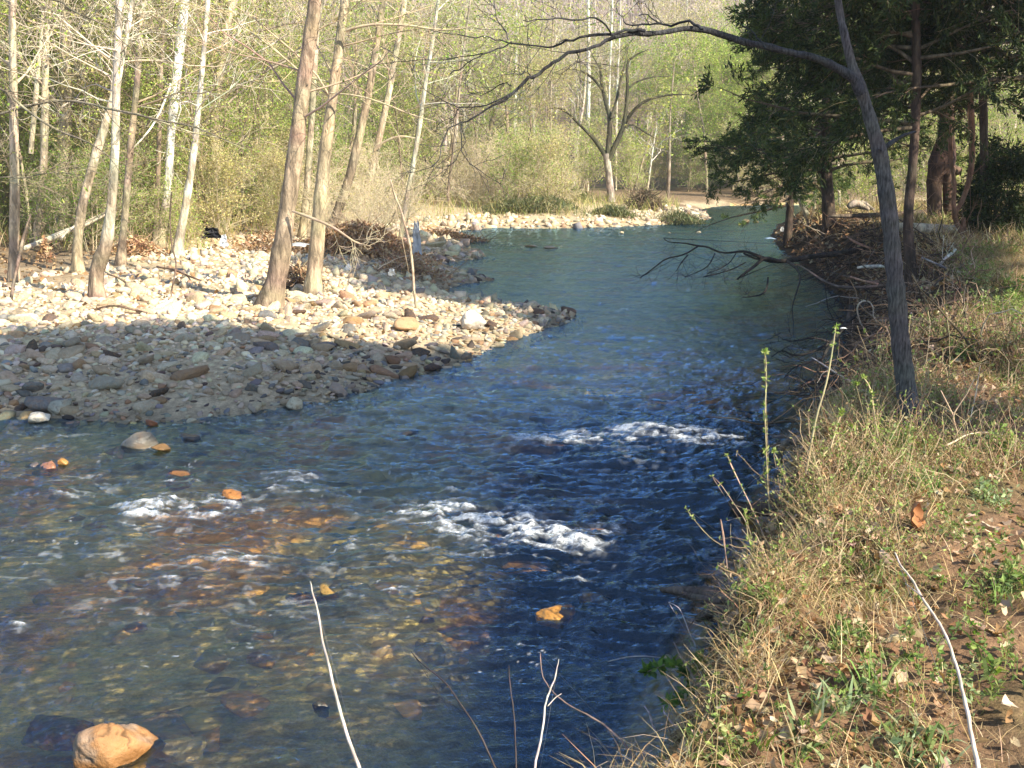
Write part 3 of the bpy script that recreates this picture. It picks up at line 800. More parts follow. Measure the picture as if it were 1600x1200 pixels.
stem_tree("sycamore_tree", "brightest white sycamore trunk among the left trees", [(250, 385, 14), (262, 290, 12), (268, 200, 12), (277, 110, 14), (284, 50, 15), (289, 0, 15)], BARKP, topcol=(.85, .81, .72), limbs=[[(268, 130, 4), (250, 175, 3.5), (232, 205, 3), (205, 235, 2)]])
stem_tree("sycamore_tree", "slim white sycamore leaning right beside the brightest white one", [(276, 402, 20), (283, 360, 14), (292, 310, 12), (303, 235, 10), (314, 130, 8), (320, 60, 7), (325, 0, 7)], PALE, topcol=(.70, .65, .52))
stem_tree("sapling", "very thin pale sapling right of the slim white sycamore", [(300, 335, 6), (312, 260, 5), (328, 180, 4), (338, 90, 4), (341, 0, 3)], PALE, extra_h=2, cat="sapling", leafn=300)
stem_tree("sycamore_tree", "big tan sycamore with flared foot rising from the sunlit gravel", [(420, 478, 44), (430, 445, 32), (439, 400, 29), (450, 320, 26), (461, 240, 25), (472, 150, 24), (483, 70, 22), (492, 0, 21)], BARK, topcol=(.40, .29, .20), extra_h=5, sides=14,
          limbs=[[(457, 330, 4), (480, 338, 5), (520, 355, 4), (555, 378, 3), (580, 385, 1.5)]])
stem_tree("sycamore_tree", "paler slim trunk close behind the big tan sycamore", [(472, 372, 14), (479, 300, 11), (486, 200, 10), (492, 100, 9), (496, 40, 7), (505, 0, 6)], BARKP, topcol=PALE)
stem_tree("sycamore_tree", "second big sycamore with roots wrapped in drift, leaning right", [(488, 458, 26), (494, 400, 24), (499, 330, 22), (508, 240, 20), (520, 150, 16), (530, 70, 15), (539, 0, 13)], BARKP, topcol=(.50, .40, .26), extra_h=5, sides=12,
          limbs=[[(540, 48, 4), (560, 42, 5), (590, 38, 4), (640, 40, 4), (680, 46, 3), (720, 45, 2), (745, 38, 1)], [(515, 145, 3), (560, 150, 3), (600, 162, 3), (640, 178, 2.5), (680, 190, 1.5)]])
stem_tree("leaning_tree", "brown leaning trunk right of the two big sycamores", [(505, 385, 14), (528, 330, 15), (548, 270, 14), (562, 210, 13), (577, 140, 12), (590, 60, 10), (598, 0, 9)], BARK, topcol=BARKP)
stem_tree("leaning_tree", "leaning tan tree with a dark left side above the leaf pile", [(560, 345, 13), (580, 270, 12), (598, 190, 10), (612, 120, 10), (624, 50, 9), (632, 0, 9)], BARKP, topcol=PALE, limbs=[[(585, 235, 4), (600, 222, 4), (625, 213, 3), (660, 218, 2)]])
stem_tree("sapling", "thin whitish leaning sapling at the right end of the leaf pile", [(622, 400, 8), (632, 330, 7), (645, 260, 7), (655, 200, 7), (665, 130, 6), (675, 70, 6), (685, 0, 5)], PALE, topcol=(.62, .58, .45), cat="sapling", extra_h=3)
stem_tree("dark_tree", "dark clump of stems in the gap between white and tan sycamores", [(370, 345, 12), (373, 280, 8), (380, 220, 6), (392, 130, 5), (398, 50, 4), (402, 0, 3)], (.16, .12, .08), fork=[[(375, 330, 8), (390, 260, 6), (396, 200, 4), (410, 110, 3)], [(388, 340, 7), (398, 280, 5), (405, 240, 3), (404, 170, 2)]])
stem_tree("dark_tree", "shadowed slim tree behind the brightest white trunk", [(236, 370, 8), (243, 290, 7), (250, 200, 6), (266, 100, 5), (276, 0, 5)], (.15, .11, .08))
for k, (pts, lab) in enumerate([([(917, 322, 7), (918, 220, 6), (920, 120, 6), (919, 0, 5)], "tall white trunk left of the spreading tree, beyond the river bend"),
        ([(951, 300, 4), (952, 150, 3), (955, 60, 3), (957, 0, 3)], "thin white pole tree passing behind the spreading tree's crown"),
        ([(962, 300, 4), (964, 150, 3), (968, 60, 3), (970, 0, 2)], "thin white pole tree on the right of its twin"),
        ([(803, 315, 7), (804, 200, 6), (806, 80, 5), (808, 0, 5)], "pale straight trunk behind the left end of the arching branch"),
        ([(859, 322, 9), (860, 250, 6), (861, 120, 4), (866, 0, 3)], "dark-footed trunk between two pale ones beyond the river"),
        ([(830, 320, 7), (832, 240, 5), (829, 120, 4), (832, 0, 4)], "slender dark-footed trunk left of its thicker neighbour"),
        ([(1043, 310, 7), (1046, 250, 5), (1047, 180, 3), (1053, 100, 2)], "young dark-barked tree on the far bank, right of the spreading tree"),
        ([(985, 300, 3), (998, 260, 3), (1013, 210, 2), (1032, 160, 1)], "very thin leaning sapling right of the spreading tree"),
        ([(1010, 305, 3), (1018, 240, 3), (1024, 200, 2)], "short whitish sapling right of the leaning one"),
        ([(700, 300, 5), (712, 200, 4), (722, 100, 4), (735, 0, 3)], "grey-tan leaning pole behind the shrubs of the left bank"),
        ([(905, 315, 5), (903, 250, 4), (907, 150, 3), (905, 40, 3)], "faint pale pole immediately left of the tall white trunk"),
        ([(1160, 0, 3), (1170, 30, 3)], "")]):
    if lab: stem_tree("pole_tree", lab, pts, PALE if k in (0, 1, 2, 3, 8) else (.2, .15, .1), topcol=(.66, .62, .52) if k in (0, 1, 2, 3, 8) else (.33, .27, .2), extra_h=5 if pts[-1][1] < 5 else 1, dist=[70, 72, 72, 66, 62, 64, 60, 59, 60, 42, 75][k], flare=False,
                     spec=[(10, 2.2, .4, (40, 75)), (5, .9, .25, (30, 70))], leafn=260, leafs=.16)

# the spreading tree on the far gravel point
def spreading_tree():
    Y = 56.0
    g = C(955, 320, Y); g[2] = min(g[2], tz(g)) - .1
    o = g.copy()
    t = thing("spreading_tree", "bare spreading tree with dark mossy limbs on the far gravel point", "tree", None, o)
    mb, lm, tw, lv = MB(), MB(), MB(), MB()
    def line(pts, n=12):
        return px_line(pts, Y, Y, n)
    P, Rd = line([(955, 326, 17), (954, 300, 12), (950, 262, 11), (947, 240, 11)])
    tubes(mb, (P - o)[None], Rd[None], 10, shade_var(1, len(P), (.36, .31, .24), .15), .08)
    link("trunk", mb.mesh("trunk", M['bark']), t)
    L = [[(947, 245, 8), (935, 225, 7), (920, 207, 5), (905, 192, 4), (890, 176, 3), (878, 170, 2)], [(949, 248, 10), (952, 215, 8), (953, 180, 7), (947, 160, 6), (941, 130, 5), (939, 100, 3)],
         [(944, 145, 4), (930, 125, 4), (915, 113, 3), (900, 107, 2), (875, 108, 1)], [(951, 250, 9), (962, 225, 8), (973, 200, 7), (978, 170, 6), (980, 130, 5), (979, 100, 4), (990, 88, 3), (1012, 78, 1)],
         [(975, 195, 6), (990, 172, 5), (1010, 157, 4), (1040, 150, 3), (1072, 149, 1)], [(955, 185, 5), (964, 155, 4), (972, 120, 4), (978, 100, 2), (985, 70, 1)], [(974, 200, 4), (990, 195, 3), (1010, 206, 3), (1028, 216, 1)],
         [(980, 140, 4), (995, 128, 3), (1020, 120, 2), (1050, 118, 1)], [(939, 110, 2), (925, 80, 1.5), (920, 60, 1)], [(882, 172, 3), (868, 168, 1.5), (855, 172, .8)]]
    for l in L:
        P, Rd = line(l, 12)
        P[:, 1] += np.linspace(0, rs.uniform(-1.5, 1.5), 12)
        tubes(lm, (P - o)[None], Rd[None] * 1.05, 7, shade_var(1, 12, (.075, .07, .04), .25), .1)
        w2, t2, l2 = limbs_of((P - o)[None], Rd[None], [(12, 1.3, .2, (35, 70)), (5, .7, .2, (30, 60)), (3, .4, .2, (30, 60))], (.22, .18, .11), [(.38, .36, .10)], (120, .09))
        for A, B in ((tw, w2), (tw, t2), (lv, l2)):
            A.v += B.v; A.c += B.c; A.q += [q + A.n for q in B.q]; A.n += B.n
    lo = link("limbs", lm.mesh("limbs", M['bark']), t); link("twigs", tw.mesh("twigs", M['twig']), lo); link("buds", lv.mesh("buds", M['leaf'], False), t)
spreading_tree()

# woodland kinds, each built once and copied
def proto_tree(name, H, r, col, spec, leafcol, leaf, stems=1, lean=.06, wand=.05, up=.02, topcol=None, fr0=.0, sides=6, asp=.6):
    t = thing(name, "x", "tree")
    mb, wd, tw, lv = MB(), MB(), MB(), MB()
    a = rs.rand(stems) * 6.28; sp_ = lean * (1 + (stems > 1) * 3)
    D = np.stack([np.cos(a) * sp_, np.sin(a) * sp_, np.ones(stems)], -1)
    P0 = np.stack([np.cos(a) * .12 * (stems > 1), np.sin(a) * .12 * (stems > 1), -.2 + 0 * a], -1)
    P, Rd = grow(P0, D, H * (.75 + .35 * rs.rand(stems)), r, 12, wand, up, .85)
    tubes(mb, P, Rd, sides, shade_var(stems, 12, col, .2), .1)
    w2, t2, l2 = limbs_of(P, Rd, spec, topcol or col, leafcol, leaf, up=up, leaf_asp=asp)
    link("trunk" if stems == 1 else "stems", mb.mesh("trunk", M['bark']), t)
    bo = link("branches", w2.mesh("branches", M['twig']), t)
    if t2.n: link("twigs", t2.mesh("twigs", M['twig']), bo)
    if l2.n: link("crown", l2.mesh("crown", M['leaf'], False), t)
    return t
YG = [(.42, .52, .11), (.32, .44, .08), (.54, .56, .18), (.22, .31, .06)]
BG = [(.24, .40, .05), (.17, .30, .04), (.36, .48, .09)]
OG = [(.50, .46, .20), (.40, .37, .14), (.58, .52, .26)]
BG2 = [(.22, .34, .06), (.16, .24, .05), (.34, .40, .12)]
KINDS_ = {
 'mature': [proto_tree("woodland_tree", H, .16, c, [(22, 4.2, .28, (35, 70)), (7, 1.6, .25, (30, 60)), (6, .8, .2, (25, 60))], lc, (2600, .11), topcol=tc, sides=8)
            for H, c, tc, lc in ((12.5, PALE, (.42, .35, .26), OG), (11, BARK, (.36, .29, .22), YG), (13, (.58, .52, .42), (.5, .43, .34), OG))],
 'young': [proto_tree("young_tree", H, .05, c, [(26, 1.9, .12, (35, 75)), (7, .8, .2, (30, 65)), (4, .4, .2, (25, 60))], lc, (5600, .056), wand=.07)
           for H, c, lc in ((7, (.2, .15, .1), YG), (8.5, TWIG, YG), (6.5, PALE, BG), (7.5, BARK, OG))],
 'under': [proto_tree("understory_shrub", 2.6, .02, TWIG, [(16, .9, .1, (25, 60)), (6, .45, .2, (30, 60))], lc, (3600, .05), stems=5) for lc in (BG2, YG, OG)],
 'bare': [proto_tree("bare_shrub", 3.2, .018, (.56, .47, .32), [(14, 1.2, .15, (20, 50)), (6, .6, .15, (25, 55))], OG, (700, .05), stems=8, lean=.16, wand=.12, up=-.04) for k in range(3)],
 'leafy': [proto_tree("leafing_tree", 9, .09, BARKP, [(26, 2.6, .2, (40, 75)), (8, 1.1, .2, (30, 60)), (5, .6, .2, (30, 60))], lc, (11000, .085)) for lc in (YG, BG)],
}
PROTO_SET = [o for v in KINDS_.values() for o in v]
GRP = {'mature': ("tall pale-trunked tree standing in the woodland behind the gravel bar", "tall trees of the background woodland", "tree"),
       'young': ("young tree with thin stem and fresh spring leaves in the woodland", "young leafing trees in the woodland", "tree"),
       'under': ("small fresh green shrub low among the woodland trunks", "green shrubs under the woodland", "shrub"),
       'bare': ("bare tan shrub with arching twigs along the far river bank", "bare arching shrubs along the river", "shrub"),
       'leafy': ("tall tree in full fresh green leaf behind the river bend", "leafing trees behind the river bend", "tree")}
first_used = set()
LK = {'mature': ["tall tan-trunked tree with bare crown", "tall brown-trunked tree with sparse leaves", "tall whitish tree with bare crown"], 'young': ["young brown-stemmed leafing tree", "young straw-stemmed leafing tree", "young pale-stemmed green tree", "young olive-leaved thin tree"],
      'under': ["bright green low shrub", "yellow-green low shrub", "sparser yellow-green shrub"], 'bare': ["bare arching tan shrub", "bare bushy tan shrub", "bare wide tan shrub"], 'leafy': ["tall tree in yellow-green leaf", "tall tree in deep green leaf"]}
LX = [(90, "behind the leftmost tree"), (165, "behind the bowed tree"), (240, "behind the slim reddish tree"), (300, "behind the brightest white trunk"), (380, "left of the dark stems"), (440, "behind the dark stems"), (520, "behind the two big sycamores"), (600, "above the leaf heap"), (700, "behind the whitish leaning sapling"),
      (790, "left of the pale pole trees"), (870, "among the pale pole trees"), (940, "just left of the spreading tree"), (1010, "just right of the spreading tree"), (1100, "left of the cedars"), (1250, "behind the cedars' tips"), (1420, "behind the arching tree"), (9999, "behind the pale fallen log")]
def lab_at(kind, k, x, y, where):
    px, py, f = proj(np.array([x, y, 1.]))
    s = [t for a, t in LX if px[0] < a][0]
    d = "at the front" if y < 31 else ("a little way back" if y < 42 else ("farther back" if y < 56 else "far back"))
    return "%s %s, %s" % (LK[kind][k], s, d)
def plant(kind, x, y, s=1.0, where=None):
    k = rs.randint(len(KINDS_[kind])); src = KINDS_[kind][k]
    if src.name in first_used: o = copy_tree(src)
    else: o = src; first_used.add(src.name)
    z = tz((x, y))
    o.location = (x, y, z); o.rotation_euler = (0, 0, rs.rand() * 6.28); o.scale = (s, s, s * (.9 + .2 * rs.rand()))
    lab, g, cat = GRP[kind]
    tag(o, lab_at(kind, k, x, y, where), cat, g if where is None else where[1])
    return o
def in_view(x, y, m=1.5):
    return abs(x) < .47 * y + m
def woods():
    n = {'mature': 0, 'young': 0, 'under': 0, 'bare': 0, 'leafy': 0}
    def fill(kind, x0, x1, y0, y1, count, smin=.8, smax=1.25, dmin=6.5, where=None, cond=None):
        c = 0; tries = 0; pts = []
        while c < count and tries < count * 60:
            tries += 1
            y = y0 + (y1 - y0) * rs.rand() ** .8; x = x0 + (x1 - x0) * rs.rand()
            if not in_view(x, y, 2.5): continue
            d = float(sdist(np.array([x]), np.array([y]))[0])
            if d < dmin or (cond and not cond(x, y)): continue
            if any((x - a) ** 2 + (y - b) ** 2 < (.5 + .012 * y) ** 2 for a, b in pts): continue
            qx = 800 + 1716 * x / y
            if 40 < y < 74 and 845 < qx < 1085 and kind != 'under': continue
            if kind == 'under' and 40 < y < 58 and 900 < qx < 1010: continue
            pts.append((x, y)); plant(kind, x, y, smin + (smax - smin) * rs.rand(), where); c += 1
    left = lambda x, y: x < np.interp(y, MIDX[:, 1], MIDX[:, 0]) - 1
    fill('under', -16, 0, 23.5, 36, 46, .5, 1.0, 5.2, cond=left)
    fill('young', -18, 0, 25, 42, 56, .75, 1.1, 6.0, cond=left)
    fill('mature', -25, 2, 26, 60, 30, .8, 1.1, 6.5, cond=left)
    fill('under', -26, 6, 36, 58, 34, .9, 1.5, 3.0, cond=left)
    fill('young', -28, 8, 42, 66, 34, 1.0, 1.5, 3.5, cond=left)
    fill('leafy', -34, 4, 48, 80, 14, .7, 1.0, 5)
    fill('bare', -7, -.5, 25.5, 40, 7, .7, 1.05, 1.6, cond=left)
    fill('bare', -4, 9, 46, 62, 16, .8, 1.3, 1.5, cond=left)
    fill('young', 2, 40, 66, 95, 26, 1.0, 1.7, 4)
    fill('mature', -10, 45, 70, 110, 30, .9, 1.2, 5)
    fill('leafy', 8, 26, 56, 80, 12, .9, 1.3, 2.0)
    fill('under', 2, 30, 58, 80, 22, 1.0, 1.8, 1.0)
    # right bank behind the cedars
    rgt = lambda x, y: x > np.interp(y, MIDX[:, 1], MIDX[:, 0]) + 2
    W = ("small green shrub on the grassy right bank behind the cedars", "green shrubs on the right bank behind the cedars")
    fill('under', 9, 24, 27, 50, 14, .6, 1.2, 1.5, where=W, cond=rgt)
    fill('young', 9, 24, 34, 50, 9, .8, 1.1, 2, where=("slim young tree on the right bank behind the cedars", "young trees behind the cedars"), cond=rgt)
woods()

# the wooded hillside far behind: one mass
def hillside():
    mb = MB(); n = 1500
    x = rs.uniform(-130, 130, n); y = rs.uniform(92, 235, n)
    k = np.abs(x) < .5 * y + 5; x, y = x[k], y[k]; n = len(x)
    z = terrain(x, y)
    P0 = np.stack([x, y, z - .5], -1); H = rs.uniform(8, 13, n)
    P, Rd = grow(P0, np.tile([[0, 0, 1.]], (n, 1)) + rs.randn(n, 3) * .05, H, rs.uniform(.12, .24, n), 6, .04, 0, .8)
    tubes(mb, P, Rd, 3, pick([(.46, .40, .34), (.26, .21, .17), (.33, .27, .22)], n))
    p, d, r, f = spawn(P, Rd, 12, (.3, 1), (25, 60)); L = H.repeat(12) * .30 * (1.2 - .6 * f)
    Q, qr = grow(p, d, L, r * .8, 4, .15, .1, .7)
    cl = pick([(.52, .44, .40), (.46, .39, .35), (.40, .31, .27)], len(Q))
    tubes(mb, Q, np.maximum(qr, .025), 3, cl)
    p, d, r, f = spawn(Q, qr, 6, (.2, 1), (25, 60)); Q2, q2 = grow(p, d, rs.uniform(.8, 2.0, len(p)), .022, 3, .2, .1, .3)
    tubes(mb, Q2, q2, 3, np.repeat(cl, 6, 0))
    o = tag(link("hillside_woods", mb.mesh("hillside_woods", M['twig'])), "bare grey-brown woodland covering the far hillside", "woodland", kind='stuff')
    lv = MB(); i = rs.choice(len(Q2), 60000); tree = i // 72
    g = rs.rand(n); sel = g[tree] < .42
    pt = Q2[i, rs.randint(0, 3, len(i))][sel] + rs.randn(sel.sum(), 3) * .35
    base = np.where((g[tree][sel] < .2)[:, None], (.42, .46, .14), (.54, .46, .28))
    cards(lv, pt, rs.uniform(.2, .45, len(pt)), base * (1 + .3 * rs.randn(len(pt), 1).clip(-1, 1)))
    link("leaves", lv.mesh("leaves", M['leaf'], False), o)["kind"] = 'stuff'
hillside()

# ---------------------------------------------------------------- cedars and the right bank's trees
CED = [(.036, .056, .014), (.022, .036, .011), (.06, .08, .018), (.085, .085, .025)]
CB = 1.9
def cedar(name, label, pts, n_limb, reach, z0, H, seed, dens=1.0, col=(.08, .055, .04), base=None, stems=(), droop=-.05, cards_n=42000, side=None, dist=None, ced=1.0, gap=-.2):
    cards_n = int(cards_n * CB); px, py, w = pts[0]
    g = T(px, py) if dist is None else C(px, py, dist)
    g[2] = tz(g)
    P, Rd = px_line(pts, g[1], g[1], 20)
    P = P - P[0] + g
    Q, qr = grow(P[-1:], np.array([[.02, 0, 1.]]), max(.5, H - (P[-1, 2] - g[2])), Rd[-1], 10, .04, .02, .9)
    P = np.concatenate([[g - [0, 0, .4]], P, Q[0, 1:]]); Rd = np.concatenate([Rd[:1] * 1.5, Rd, qr[0, 1:]])
    t = thing(name, label, "cedar", None, g)
    mb = MB(); tubes(mb, (P - g)[None], Rd[None], 10, shade_var(1, len(P), col, .25), .14)
    for sp_ in stems:
        SP, SR = px_line(sp_, g[1] + .1, g[1] - .1, 12); tubes(mb, (SP - g)[None], SR[None], 8, shade_var(1, 12, np.array(col) * 1.5, .25), .12)
    link("trunk", mb.mesh("trunk", M['bark']), t)
    zz = P[:, 2] - g[2]
    h = z0 + (H - z0 - .3) * rs.rand(n_limb) ** 1.1
    cx = np.interp(h, zz, P[:, 0] - g[0]); cy = np.interp(h, zz, P[:, 1] - g[1])
    a = rs.rand(n_limb) * 6.283
    if side is not None:
        m = rs.rand(n_limb) < .55; a[m] = side + rs.randn(m.sum()) * .5
    D = np.stack([np.cos(a), np.sin(a), .25 + .2 * rs.randn(n_limb)], -1)
    L = reach * (1 - .75 * (h - z0) / (H - z0)) * (.6 + .5 * rs.rand(n_limb))
    L1, r1 = grow(np.stack([cx, cy, h], -1), D, L, .012 * L + .006, 8, .10, droop, .85)
    wd, tw, lv = MB(), MB(), MB()
    tubes(wd, L1, r1, 5, shade_var(n_limb, 8, (.16, .12, .08), .3))
    p, d, r, f = spawn(L1, r1, 12, (.15, 1), (30, 60), flat=.6)
    L2, r2 = grow(p, d, reach * .30 * (1.2 - .7 * f) * (.5 + rs.rand(len(p))), .006, 5, .14, -.05, .6)
    tubes(tw, L2, np.maximum(r2, .003), 3, tint((.20, .15, .09), len(L2), .35))
    p, d, r, f = spawn(L2, r2, 6, (.2, 1), (30, 60), flat=.3)
    L3, r3 = grow(p, d, .16 + .22 * rs.rand(len(p)), .003, 3, .15, -.03, .3)
    ok = rs.rand(len(L3)) < dens
    clump = fbm(L3[:, 0, 0] * 1.1 + seed, L3[:, 0, 1] * 1.1 + L3[:, 0, 2] * 1.4, seed, 3)
    ok &= clump > gap
    L3 = L3[ok]
    i = rs.randint(0, len(L3), cards_n); u = rs.rand(cards_n, 1) * 2; k = np.minimum(u[:, 0].astype(int), 1); fr = u - k[:, None]
    pt = L3[i, k] * (1 - fr) + L3[i, k + 1] * fr + rs.randn(cards_n, 3) * .025
    dirs = nrm(L3[i, 2] - L3[i, 0]) + [0, 0, -.1]
    br = (1 + .35 * clump[ok][i])[:, None]
    cards(lv, pt, rs.uniform(.05, .12, cards_n), pick(CED, cards_n, p=[.4, .25, .25, .10], v=.3) * br * ced, .28, dirs)  # ced puts the sunlit look of the bend cedars into needle colour
    lo = link("limbs", wd.mesh("limbs", M['bark']), t); link("twigs", tw.mesh("twigs", M['twig']), lo); link("crown", lv.mesh("crown", M['needle'], False), t)
    return t
cedar("cedar_tree", "slender dark cedar right behind the arching tree, mossy orange foot", [(1424, 448, 22), (1421, 400, 17), (1419, 340, 15), (1424, 280, 14), (1430, 200, 14), (1432, 100, 14), (1430, 0, 13)], 84, 2.7, 2.1, 9.5, 11, cards_n=60000, side=2.6)
cedar("cedar_tree", "thick twin-stemmed cedar with a broken knob, behind the pale fallen log", [(1462, 348, 24), (1459, 310, 22), (1462, 275, 26), (1472, 255, 42), (1478, 215, 26), (1480, 150, 22), (1482, 60, 18)], 80, 4.2, 2.2, 11, 23, col=(.085, .05, .035), cards_n=80000, side=3.1,
      stems=[[(1483, 348, 20), (1482, 310, 17), (1480, 280, 16), (1476, 255, 18)], [(1470, 262, 26), (1488, 266, 20), (1502, 268, 9)]], dist=25)
cedar("cedar_tree", "cedar leaning over the river bend with limbs low over the far water", [(1300, 338, 26), (1296, 300, 20), (1293, 240, 18), (1292, 160, 16)], 52, 3.7, 1.5, 8.0, 37, gap=-.02, cards_n=42000, side=3.14, dist=29, droop=-.07, ced=1.9)
cedar("cedar_tree", "second low cedar on the bend, brighter green at its left tips", [(1232, 338, 14), (1236, 290, 12), (1240, 240, 11)], 32, 2.9, 1.2, 3.9, 51, gap=-.02, cards_n=20000, side=3.3, dist=33, ced=2.4)
cedar("cedar_tree", "cedar at the right edge with its foliage hanging above the meadow", [(1660, 370, 26), (1655, 300, 24), (1650, 200, 22), (1645, 60, 20)], 84, 4.2, 2.5, 10, 61, cards_n=80000, side=3.0, dist=17)
cedar("cedar_tree", "dense tall cedar filling the corner between the slender and right-edge cedars", [(1540, 372, 14), (1538, 250, 13), (1536, 100, 12)], 84, 3.6, 2.9, 11, 83, cards_n=70000, dist=20)
cedar("cedar_tree", "small dark cedar bush in the grass below the right-hand foliage", [(1556, 356, 8), (1556, 320, 6), (1557, 290, 4)], 34, .8, .1, 2.0, 71, cards_n=9000, dist=20)

def simple_tubes(name, label, cat, lines, col, mat='bark', group=None, sides=7, parent=None, part=None, kids=None, sub=None, leafs=None):
    """lines: (pts, Y0, Y1)"""
    mb = MB(); o0 = None; LP = []
    for pts, Y0, Y1 in lines:
        P, Rd = px_line(pts, Y0, Y1, max(8, len(pts) * 3))
        if o0 is None: o0 = P[0].copy()
        tubes(mb, (P - o0)[None], Rd[None], sides, shade_var(1, len(P), col, .18), .12, cap=True)
        LP.append((P - o0, Rd))
    ob = link(name if not parent else part, mb.mesh(name, M[mat]))
    if not parent: ob.location = o0
    tag(ob, label, cat, group)
    if sub:
        tw = MB(); lf = MB()
        for P, Rd in LP:
            w2, t2, l2 = limbs_of(P[None], Rd[None], sub, col, None, rmin=.002)
            for B in (w2, t2):
                tw.v += B.v; tw.c += B.c; tw.q += [q + tw.n for q in B.q]; tw.n += B.n
        link("twigs", tw.mesh("twigs", M['twig']), ob)
    return ob, o0, LP
# reddish vine stems in front of the twin cedar
simple_tubes("climbing_vine", "reddish-brown curved vine stem rising beside the end of the pale log", "vine",
   [([(1518, 390, 10), (1507, 370, 9), (1496, 350, 8), (1491, 335, 8), (1503, 315, 7), (1512, 290, 8), (1517, 265, 9), (1520, 230, 8), (1518, 170, 8), (1512, 90, 7), (1510, 0, 6)], 19, 19.5),
    ([(1492, 340, 7), (1490, 315, 7), (1492, 290, 6), (1489, 270, 6), (1484, 240, 5), (1486, 190, 4)], 19, 19.3), ([(1514, 388, 8), (1506, 360, 8), (1505, 340, 7)], 19.1, 19.1)], (.26, .14, .09), sub=[(10, .7, .3, (30, 70)), (4, .35, .2, (30, 60))])
simple_tubes("fallen_log", "pale barkless log lying on the bank in front of the twin cedar", "log", [([(1398, 354, 13), (1425, 355, 14), (1460, 357, 14), (1490, 358, 13), (1500, 357, 11)], 20, 19.6)], (.60, .50, .38), sides=12)
simple_tubes("fallen_log", "dark log lying in the grass beyond the cut bank", "log", [([(1295, 338, 4), (1340, 337, 7), (1380, 336, 8), (1420, 334, 9), (1452, 332, 11)], 26, 26)], (.15, .11, .08), sides=8)
simple_tubes("fallen_branch", "grey crooked stump root humped in the grass behind the cut bank", "branch", [([(1325, 324, 8), (1335, 318, 12), (1345, 320, 10), (1358, 327, 6)], 27, 27), ([(1335, 320, 6), (1348, 316, 6), (1366, 328, 4)], 27, 27)], (.34, .28, .22))
for pts, lab in (([(1235, 352, 9), (1232, 320, 8), (1229, 290, 7), (1225, 250, 6), (1222, 200, 5)], "sunlit white trunk at the bend, under the cedar's tips"), ([(1262, 330, 8), (1252, 310, 8), (1246, 290, 7), (1240, 250, 6), (1236, 200, 5)], "shorter sunlit leaning trunk right of the white one at the bend"),
                 ([(1273, 308, 5), (1274, 285, 5), (1274, 240, 4)], "thin white trunk furthest back under the cedar"), ([(1313, 310, 5), (1313, 290, 5), (1312, 250, 4)], "faint thin white trunk nearest the arching tree's stem")):
    stem_tree("bend_tree", lab, pts, PALE, topcol=(.6, .52, .4), extra_h=4, dist=37, spec=[(10, 1.6, .4, (40, 75)), (5, .7, .25, (30, 70))], leafn=300, leafs=.09)

